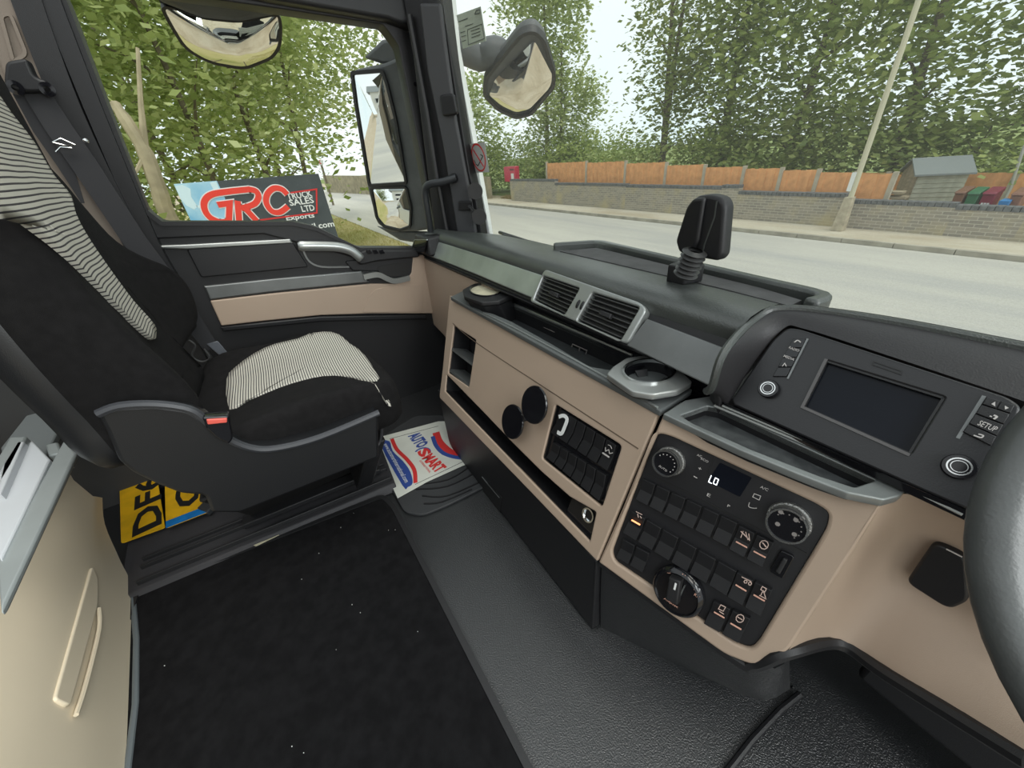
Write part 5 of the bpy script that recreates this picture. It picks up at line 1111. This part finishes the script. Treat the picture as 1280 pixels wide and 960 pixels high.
# kerb mirror
KM = mirror_plane(278, 45, x=-1.78, target=(-.35, -.1, -1))
t_ = thing('kerb_mirror', KM.o, 'wide curved kerb mirror with black rim hanging above the door window', 'mirror')
kp = [(199, 4), (250, 22), (300, 27), (348, 17), (351, 30), (350, 57), (340, 72), (305, 86), (262, 78), (232, 61), (216, 36)]
obj('glass', dome(MB(), KM, mq(KM, kp, .03), -.0, .03), MIRR, t_, smoothall=True)
obj('rim', MB().strip(KM, mq(KM, kp, .03), .008, -.012, .003, True), BLK, t_)
obj('housing', MB().hexa([KM.pw(*q, .01) for q in ((196, 0), (250, 22), (300, 27), (350, 17), (345, -6), (200, -30))], [KM.pw(*q, -.10) for q in ((196, 0), (250, 22), (300, 27), (350, 17), (345, -6), (200, -30))]), MHOUS, t_, bev=.012)
obj('back_shell', MB().prism(KM, mq(KM, kp), -.05, -.012), MHOUS, t_)
# front mirror
FM = mirror_plane(655, 100, y=1.05, target=(-.25, .1, -1))
t_ = thing('front_mirror', FM.o, 'rounded square front mirror on a curved grey arm outside the windscreen', 'mirror')
fp = [(668, 50), (692, 97), (688, 112), (662, 138), (645, 142), (628, 134), (611, 120), (618, 100), (650, 68)]
fo = [(668, 38), (680, 50), (693, 92), (692, 108), (664, 142), (645, 147), (622, 136), (605, 118), (607, 98), (640, 56), (652, 42)]
obj('glass', dome(MB(), FM, mq(FM, fp, .02), .0, .022), MIRR, t_, smoothall=True)
obj('housing', MB().plate(FM, mq(FM, fo, .02), -.055, -.004, bev=.014), MHOUS, t_)
obj('rim', MB().strip(FM, mq(FM, fo, .02), .012, -.02, .006, True), BLK2, t_)
ar = [FM.pw(555, 55, -.08), FM.pw(580, 62, -.06), FM.pw(600, 73, -.05), FM.pw(618, 66, -.06), FM.pw(640, 76, -.07)]
obj('arm', MB().tube(smooth(ar, 4), [.07, .065, .06, .055, .05, .045, .042, .04, .04, .04, .045, .05, .05, .05, .045, .045, .04], 12), MHOUS, t_)

# ================================================================== PASSENGER SEAT
seat = thing('passenger_seat', (-1.13, -.1, .03), 'black fabric passenger seat with pale striped inserts and dark plastic base', 'seat')
def pad(mb, outline, frame, prof, hf):
    """closed cushion: rings of the outline at (inset scale, height)"""
    cx = sum(p[0] for p in outline)/len(outline); cy = sum(p[1] for p in outline)/len(outline); rows = []
    for s, h, kk in prof: rows.append([frame.w(cx+(u-cx)*s, cy+(v-cy)*s, h+kk*hf(cx+(u-cx)*s, cy+(v-cy)*s)) for u, v in outline])
    mb.grid(rows, True); n = len(outline); k = len(mb.v)-n; mb.v.append(tuple(frame.w(cx, cy, prof[-1][1]+prof[-1][2]*hf(cx, cy)))); c = len(mb.v)-1
    for j in range(n): mb.f.append((k+j, k+(j+1) % n, c)); mb.m.append(0)
    return mb
CU = Pl((0, 0, 0), (1, 0, 0), (0, 1, 0))
XC = -1.125
def hc(x, y):
    dx = abs(x-XC)/.24; return .030*max(0, dx-.45)**1.4*1.6 - .02*max(0, (y-.02)/.14)**2 + .01*math.cos((y+.05)*6)
co = [(-.895, -.30), (-.885, -.10), (-.880, .05), (-.885, .135), (-.95, .165), (-1.12, .155), (-1.29, .115), (-1.36, .07), (-1.375, -.1), (-1.365, -.30)]
co = [tuple(v) for v in smooth(co, 6, True)]
CZ = .462
prof = [(.94, .345, 0), (.985, .36, 0), (1, .385, 0), (1.0, .425, .4), (.985, .45, .8), (.955, .462, 1), (.9, .468, 1), (.8, .468, 1), (.65, .466, 1), (.5, .465, 1), (.3, .465, 1), (.12, .465, 1)]
obj('seat_cushion', pad(MB(), co, CU, prof, hc), FAB, seat, smoothall=True)
CP = zpl(.475)
ci = [CP.at(*p) for p in ((283, 474), (294, 461), (320, 447), (347, 437), (375, 430), (390, 423), (400, 411), (419, 412), (432, 419), (447, 431), (462, 450), (474, 472), (483, 487), (470, 483), (454, 479), (429, 470), (404, 470), (380, 475), (350, 484), (310, 500), (286, 511))]
# insert drawn on the cushion surface as a grid of rings
cip = [tuple(v) for v in smooth(ccw(ci), 2, True)]
def ins_rings(mb, outline, fn, m=10):
    cx = sum(p[0] for p in outline)/len(outline); cy = sum(p[1] for p in outline)/len(outline); rows = [[fn(u, v, -.006) for u, v in outline]]
    for k in range(m, 0, -1): s = k/m; rows.append([fn(cx+(u-cx)*s, cy+(v-cy)*s, .003) for u, v in outline])
    mb.grid(rows, True); n = len(outline); k = len(mb.v)-n; mb.v.append(tuple(fn(cx, cy, .003))); c = len(mb.v)-1
    for j in range(n): mb.f.append((k+j, k+(j+1) % n, c)); mb.m.append(0)
    return mb
def csurf(x, y, d):
    # height of the cushion surface near its rounded edge
    cxx = sum(p[0] for p in co)/len(co); cyy = sum(p[1] for p in co)/len(co)
    ang = math.atan2(y-cyy, x-cxx); best = None
    for i in range(len(co)):
        a = math.atan2(co[i][1]-cyy, co[i][0]-cxx)
        dd = abs((a-ang+math.pi) % (2*math.pi)-math.pi)
        if best is None or dd < best[0]: best = (dd, math.hypot(co[i][0]-cxx, co[i][1]-cyy))
    s = math.hypot(x-cxx, y-cyy)/best[1]
    base = prof[-1]
    S = [(q[0], q[1], q[2]) for q in prof[2:]]
    if s >= 1: z, k = .42, .4
    else:
        z, k = S[-1][1], 1
        for i in range(1, len(S)-1):
            if S[i+1][0] <= s <= S[i][0]: t = (s-S[i+1][0])/max(S[i][0]-S[i+1][0], 1e-6); z = S[i+1][1]*(1-t)+S[i][1]*t; k = S[i+1][2]*(1-t)+S[i][2]*t; break
    return Vector((x, y, z+k*hc(x, y)+d))
obj('cushion_insert', ins_rings(MB(), cip, csurf, 12), STRY, seat, smoothall=True, label='pale fabric insert with fine dark stripes')
# backrest
BR = Pl((XC, -.292, .46), (-1, 0, 0), (0, -.015, 1))     # N faces forward
def hb(u, v):
    du = abs(u)/.25; wing = (.010+.050*math.exp(-((v-.12)/.15)**2)) if u < 0 else (.008+.036*math.exp(-((v-.24)/.2)**2))
    return wing*max(0, min(1, (du-.42)/.5))**1.5 - .012*max(0, 1-du)**2
bo = [(-.235, .03), (-.262, .15), (-.268, .30), (-.25, .45), (-.225, .62), (-.20, .85), (-.15, 1.02), (0, 1.06), (.15, 1.02), (.20, .85), (.225, .62), (.25, .45), (.268, .30), (.262, .15), (.235, .03), (0, .0)]
BRo = BR.off(.02)
far_ = [BRo.at(*p) for p in ((-60, -40), (0, 96), (28, 140), (60, 182), (90, 218), (118, 255), (155, 300), (192, 335), (219, 360), (236, 395), (238, 430), (236, 458), (229, 484))]
near_ = [(-.235, .03), (-.262, .15), (-.268, .30), (-.25, .45), (-.225, .62), (-.20, .85), (-.12, 1.02)]
low_ = [(.17, .02), (0, .0)]
bo = near_+far_+low_
bo = [tuple(v) for v in smooth(bo, 4, True)]
profb = [(.86, -.095, 0), (.96, -.092, 0), (1, -.078, 0), (1.005, -.035, .1), (1.0, -.008, .5), (.975, .006, .9), (.93, .010, 1), (.86, .010, 1), (.75, .010, 1), (.6, .010, 1), (.42, .010, 1), (.25, .010, 1), (.1, .010, 1)]
obj('backrest', pad(MB(), bo, BR, profb, hb), FAB, seat, smoothall=True)
BRi = BR.off(.012)
bi = [BRi.at(*p) for p in ((-60, 30), (0, 112), (19, 140), (47, 178), (72, 219), (92, 245), (103, 278), (125, 315), (162, 365), (190, 398), (198, 411), (197, 422), (188, 421), (165, 402), (140, 384), (110, 358), (81, 334), (60, 316), (40, 300), (0, 272), (-40, 250))]
us = [p[0] for p in bi]
bip = [tuple(v) for v in smooth(ccw(bi), 3, True)]
def bsurf(u, v, d): return BR.w(u, v, .010+hb(u, v)+d+.006)
obj('backrest_insert', ins_rings(MB(), bip, bsurf, 12), STRZ, seat, smoothall=True, label='pale fabric insert with dark horizontal stripes')
# backrest shell (plastic rear cover)
mb = MB(); sh = [BR.w(u*1.02, v, -.10) for u, v in bo]
profs = [(.97, -.075, 0), (.995, -.085, 0), (.99, -.115, 0), (.92, -.135, 0), (.5, -.14, 0)]
obj('backrest_shell', pad(MB(), bo, BR, profs, lambda u, v: 0), SHELL, seat, smoothall=True)
# side shell
SS = Pl((-.840, 0, 0), (0, 1, 0), (0, 0, 1))
obj('side_shell', MB().plate(SS, ccw(rnd([SS.at(*q) for q in ((118, 514), (150, 508), (195, 506), (236, 512), (256, 525), (280, 546), (312, 560), (345, 561), (400, 547), (474, 516), (474, 572), (430, 590), (350, 622), (300, 642), (264, 642), (256, 620), (226, 618), (195, 606), (166, 592), (147, 576), (132, 540))], .01)), -.05, 0, bev=.008), SHELL, seat)
obj('side_shell_rim', MB().tube([SS.w(u, v, -.002) for u, v in smooth([SS.at(*q) for q in ((122, 518), (150, 508), (195, 506), (236, 512), (256, 525), (280, 546), (312, 560), (345, 561), (400, 547), (474, 516))], 4)], .008, 8), mat('shell_rim', (.04, .042, .048), .38), seat)
obj('side_shell', MB().plate(Pl((-1.38, 0, 0), (0, 1, 0), (0, 0, 1)), ccw([(-.3, .28), (.05, .3), (.1, .42), (-.2, .42), (-.33, .5)]), 0, .04, bev=.006), SHELL, seat)
obj('front_valance', MB().hexa([(-.90, .09, .30), (-1.35, .09, .30), (-1.30, .02, .12), (-.96, .02, .12)], [(-.90, .04, .30), (-1.35, .04, .30), (-1.30, -.03, .12), (-.96, -.03, .12)]), BLK, seat, bev=.006)
obj('pedestal', MB().hexa([(-1.14, -.34, .05), (-1.14, .03, .05), (-1.36, .03, .05), (-1.36, -.34, .05)], [(-.91, -.34, .33), (-.91, .07, .33), (-1.34, .07, .33), (-1.34, -.34, .33)]), INK, seat, bev=.01)
obj('slide_rail', MB().hexa([(-1.11, -.36, .036), (-1.09, .06, .036), (-1.13, .06, .036), (-1.15, -.36, .036)], [(-1.11, -.36, .055), (-1.09, .06, .055), (-1.13, .06, .055), (-1.15, -.36, .055)]), BLK2, seat, bev=.003)
hl = [atx(*q, -.90) for q in ((466, 517), (472, 522), (477, 535), (475, 552), (467, 561))]
obj('adjust_loop', MB().tube(smooth(hl, 5), .0042, 8), mat('loop_metal', (.10, .10, .11), .3, .6), seat, label='thin black metal adjuster loop')
# buckle
bk = thing('seat_buckle', atx(270, 540, -.875), 'black seat belt buckle with red release button beside the cushion', 'buckle')
a = atx(253, 522, -.862); 
BKP = Pl(atx(270, 540, -.83), (0, 1, 0), (0, -.12, 1))
obj('body', MB().plate(BKP, ccw(rnd([BKP.at(*q) for q in ((253, 521), (286, 519), (291, 548), (286, 554), (270, 546), (258, 534))], .004)), -.02, .004, bev=.003), GLOSS, bk)
obj('button', MB().plate(BKP, ccw(rnd([BKP.at(*q) for q in ((258, 522.5), (284, 521), (284, 526.5), (260, 529))], .002)), -.016, .007, bev=.002), REDL, bk)
# seat belt
belt = thing('seat_belt', D.pw(35, 120, .05), 'black seat belt running from the pillar guide down behind the seat', 'seat belt')
def ribbon(pts, wpx, d0, d1):
    """strap: centre line px points with half width direction, lying near the door wall"""
    n = len(pts); L, R = [], []
    for i, (px, py, w_) in enumerate(pts):
        d = d0+(d1-d0)*i/(n-1); P = D.off(d); c = Vector(P.at(px, py)); q = pts[min(i+1, n-1)]; r = pts[max(i-1, 0)]
        t = (Vector(P.at(q[0], q[1]))-Vector(P.at(r[0], r[1]))).normalized(); nn = Vector((-t.y, t.x))
        L.append(P.w(*(c+nn*w_))); R.append(P.w(*(c-nn*w_)))
    f = [l+Vector((.002, 0, 0)) for l in L]; g = [r+Vector((.002, 0, 0)) for r in R]
    return MB().grid([list(a) for a in zip(L, R, g, f)], True)
obj('strap', ribbon([(46, 116, .024), (74, 160, .026), (102, 200, .027), (135, 250, .027), (168, 300, .027), (204, 346, .026), (243, 405, .025), (265, 436, .020)], 0, .06, .11), BELT, belt)
obj('strap', ribbon([(33, 118, .022), (58, 165, .022), (82, 208, .014), (104, 254, .003)], 0, .05, .06), BELT, belt)
obj('guide', MB().plate(D.off(.05), ccw(rnd([D.off(.05).at(*q) for q in ((14, 80), (40, 76), (50, 100), (66, 104), (64, 118), (30, 118), (12, 112), (12, 100))], .01)), 0, .03, bev=.006), BLK, belt)
for px, py in ((20, 110), (60, 112)): obj('guide_bolt', MB().ring(D.pw(px, py, .081), (1, 0, 0), [(.011, 0), (.014, .002), (.014, .004), (.006, .005)], 16), GLOSS, belt)
obj('anchor_sleeve', MB().hexa([D.pw(258, 430, .11), D.pw(272, 426, .11), D.pw(284, 440, .11), D.pw(276, 446, .11)], [D.pw(258, 430, .12), D.pw(272, 426, .12), D.pw(284, 440, .12), D.pw(276, 446, .12)]), mat('sleeve_grey', (.13, .14, .16), .4), belt, bev=.002)
cl = thing('belt_clip', D.pw(88, 180, .09), 'small bright metal clip pinned on the seat belt webbing', 'clip')
w_ = [D.pw(*q, .09) for q in ((66, 178), (76, 173), (94, 181), (84, 182), (74, 180), (66, 178))]
obj('wire', MB().tube(w_, .0018, 6).tube([D.pw(*q, .09) for q in ((70, 190), (76, 184), (90, 185))], .0018, 6), CHR, cl)
obj('bead', MB().ring(D.pw(107, 176, .09), (1, 0, 0), [(0, -.005), (.0045, -.003), (.006, 0), (.0045, .003), (0, .005)], 12), CHR, cl)
# cable behind the seat
t_ = obj('wiring', MB().tube(smooth([atx(*q, -1.42) for q in ((236, 425), (244, 432), (240, 445), (252, 452), (262, 447), (255, 436))], 5), .003, 6), mat('wire', (.06, .06, .06), .5)); tag(t_, 'thin looped black wiring behind the passenger seat', 'cable')

# ================================================================== BUNK
bunk = thing('bunk', (-.7, -.7, 0), 'beige bunk base with moulded front panel and grey metal rails, left of the carpet', 'bunk')
Bp = Pl((-.8, -.60, 0), (1, .05, 0), (0, 0, 1))   # not used for camera: real front plane, faces -y side; front normal is +y
FB = Pl((-.9, -.60, .0), (-1, -.06, 0), (0, .03, 1))   # N faces +y (towards the dash)
def fb(px, py, d=0): return FB.pw(px, py, d)
# beige front panel: three facets leaning back
FB = Pl((-1.10, -.64, 0), (-.47, -.07, 0), (0, -.15, 1))
cl = [(FB.off(0), [(128, 622), (131, 655), (150, 700), (165, 738), (169, 850), (163, 965), (140, 1090)]),
      (FB.off(.004), [(122, 621), (123, 655), (132, 704), (140, 750), (135, 845), (120, 960), (90, 1080)]),
      (FB.off(.014), [(116, 620), (114, 652), (108, 705), (94, 765), (74, 840), (44, 925), (8, 1010)]),
      (FB.off(-.004), [(92, 600), (82, 640), (66, 685), (42, 745), (16, 810), (-16, 885), (-50, 960)]),
      (FB.off(-.02), [(76, 572), (52, 615), (26, 662), (0, 712), (-20, 770), (-50, 840), (-80, 900)])]
cols = [smooth([P.pw(*q) for q in l], 4) for P, l in cl]
obj('front_panel', MB().grid(cols), BEIGEL, bunk, ang=50, label='light beige moulded front panel')
# grip moulding
GP = FB.off(.012); sgn = 1
def gq(l, r=0): q = [GP.at(*p) for p in l]; return ccw(rnd(q, r) if r else q)
dd = .006*sgn
obj('grip_moulding', MB().plate(GP, gq([(112, 709), (120, 724), (119, 760), (84, 886), (64, 877), (66, 868)], .012), min(-dd*4, dd), max(-dd*4, dd), bev=.003), BEIGEL, bunk)
obj('grip_ridge', MB().tube(smooth([GP.w(*GP.at(*q), dd*.6) for q in ((121, 762), (121, 790), (105, 855), (92, 896))], 4), .004, 6), BEIGEL, bunk)
obj('panel_base_strip', MB().tube([atz(166, 742, .012), atz(171, 800, .012), atz(170, 880, .012), atz(160, 965, .012)], .007, 8), mat('base_strip', (.12, .14, .15), .5), bunk)
# end of the panel
obj('rear_body', MB().hexa([(-1.22, -.78, .01), (-.3, -.72, .01), (-.3, -1.2, .01), (-1.22, -1.2, .01)], [(-1.28, -.86, .34), (-.3, -.80, .34), (-.3, -1.2, .34), (-1.28, -1.2, .34)]), BLK, bunk)
# rails
def rail(name, l, z, th, hgt, m, lab=None):
    a, b, c, d = [atz(*q, z) for q in l]
    return obj(name, MB().hexa([p-Vector((0, 0, hgt)) for p in (a, b, c, d)], [a, b, c, d]), m, bunk, bev=.004, label=lab)
rail('front_rail', ((80, 549), (95, 566), (0, 766), (-6, 705)), .45, 0, .012, ALU, 'grey metal front rail')
rail('rail_bracket', ((56, 556), (72, 552), (76, 566), (60, 570)), .44, 0, .05, ALU)
rail('rear_rail', ((12, 546), (33, 545), (0, 612), (-20, 600)), .47, 0, .04, ALU)
rail('side_board', ((66, 477), (84, 515), (20, 640), (0, 560)), .40, 0, .02, mat('board_grey', (.20, .22, .225), .45, .2), 'grey metal bunk side board')
wb = obj('loose_board', MB().hexa([p-Vector((0, 0, .03)) for p in [atz(*q, .455) for q in ((38, 549), (62, 574), (0, 700), (-30, 650))]], [atz(*q, .455) for q in ((38, 549), (62, 574), (0, 700), (-30, 650))]), WHTP, bev=.003)
tag(wb, 'white flat board leaning between the bunk rails', 'board')
wb = obj('loose_board', MB().hexa([p-Vector((0, 0, .02)) for p in [atz(*q, .47) for q in ((22, 552), (30, 552), (0, 618), (-12, 606))]], [atz(*q, .47) for q in ((22, 552), (30, 552), (0, 618), (-12, 606))]), WHTP, bev=.002)
tag(wb, 'narrow white strip behind the larger white board', 'board')
mt = obj('bunk_mattress', MB().hexa([(-1.5, -.86, .34), (-.3, -.74, .34), (-.3, -1.5, .34), (-1.5, -1.5, .34)], [(-1.5, -.86, .44), (-.3, -.74, .44), (-.3, -1.5, .44), (-1.5, -1.5, .44)]), mat('mattress_grey', (.075, .075, .072), .9, bump=.4, bscale=300), bev=.02)
tag(mt, 'dark grey fabric bunk mattress behind the passenger seat', 'mattress')
obj('baseboard_rear', MB().box((-.5, -1.515, .40), (2.2, .02, .8)), bpy.data.materials['side_lining'], kind='structure', label='dark grey lower lining behind the bunk')
obj('wall_rear', MB().box((-.5, -1.55, .8), (2.3, .05, 1.9)), BEIGED, kind='structure', label='beige-grey rear cab wall')

# ================================================================== STEERING WHEEL
sw = thing('steering_wheel', (.235, .2, .70), 'dark leather steering wheel rim at the right edge', 'steering wheel')
SWC_ = Vector((.2441, .4451, .7274)); SWN = Vector((-.32, -1.232, 1)).normalized()
U_ = Vector((1, 0, 0)); V_ = SWN.cross(U_); R_ = .225
rows = []
for i in range(64):
    a = i*2*math.pi/64; rad = U_*math.cos(a)+V_*math.sin(a)
    rows.append([SWC_+rad*(R_+.018*math.cos(b))+SWN*(.018*math.sin(b)) for b in [k*2*math.pi/16 for k in range(16)]])
rows.append(rows[0]); obj('rim', MB().grid(rows, True), LEATH, sw, weld=True, smoothall=True)
obj('hub', MB().ring(SWC_-SWN*.05, SWN, [(0, 0), (.08, 0), (.085, .02), (.07, .04), (0, .045)], 32), BLK2, sw)
for a in (-.35, math.pi/2*3, .35+math.pi): rad = U_*math.cos(a)+V_*math.sin(a); obj('spoke', MB().tube([SWC_-SWN*.03+rad*.06, SWC_+rad*(R_-.01)], [.022, .014], 8, ry=.4), BLK2, sw)
obj('column', MB().tube([SWC_-SWN*.05, SWC_-SWN*.35], .04, 12), BLK, sw)
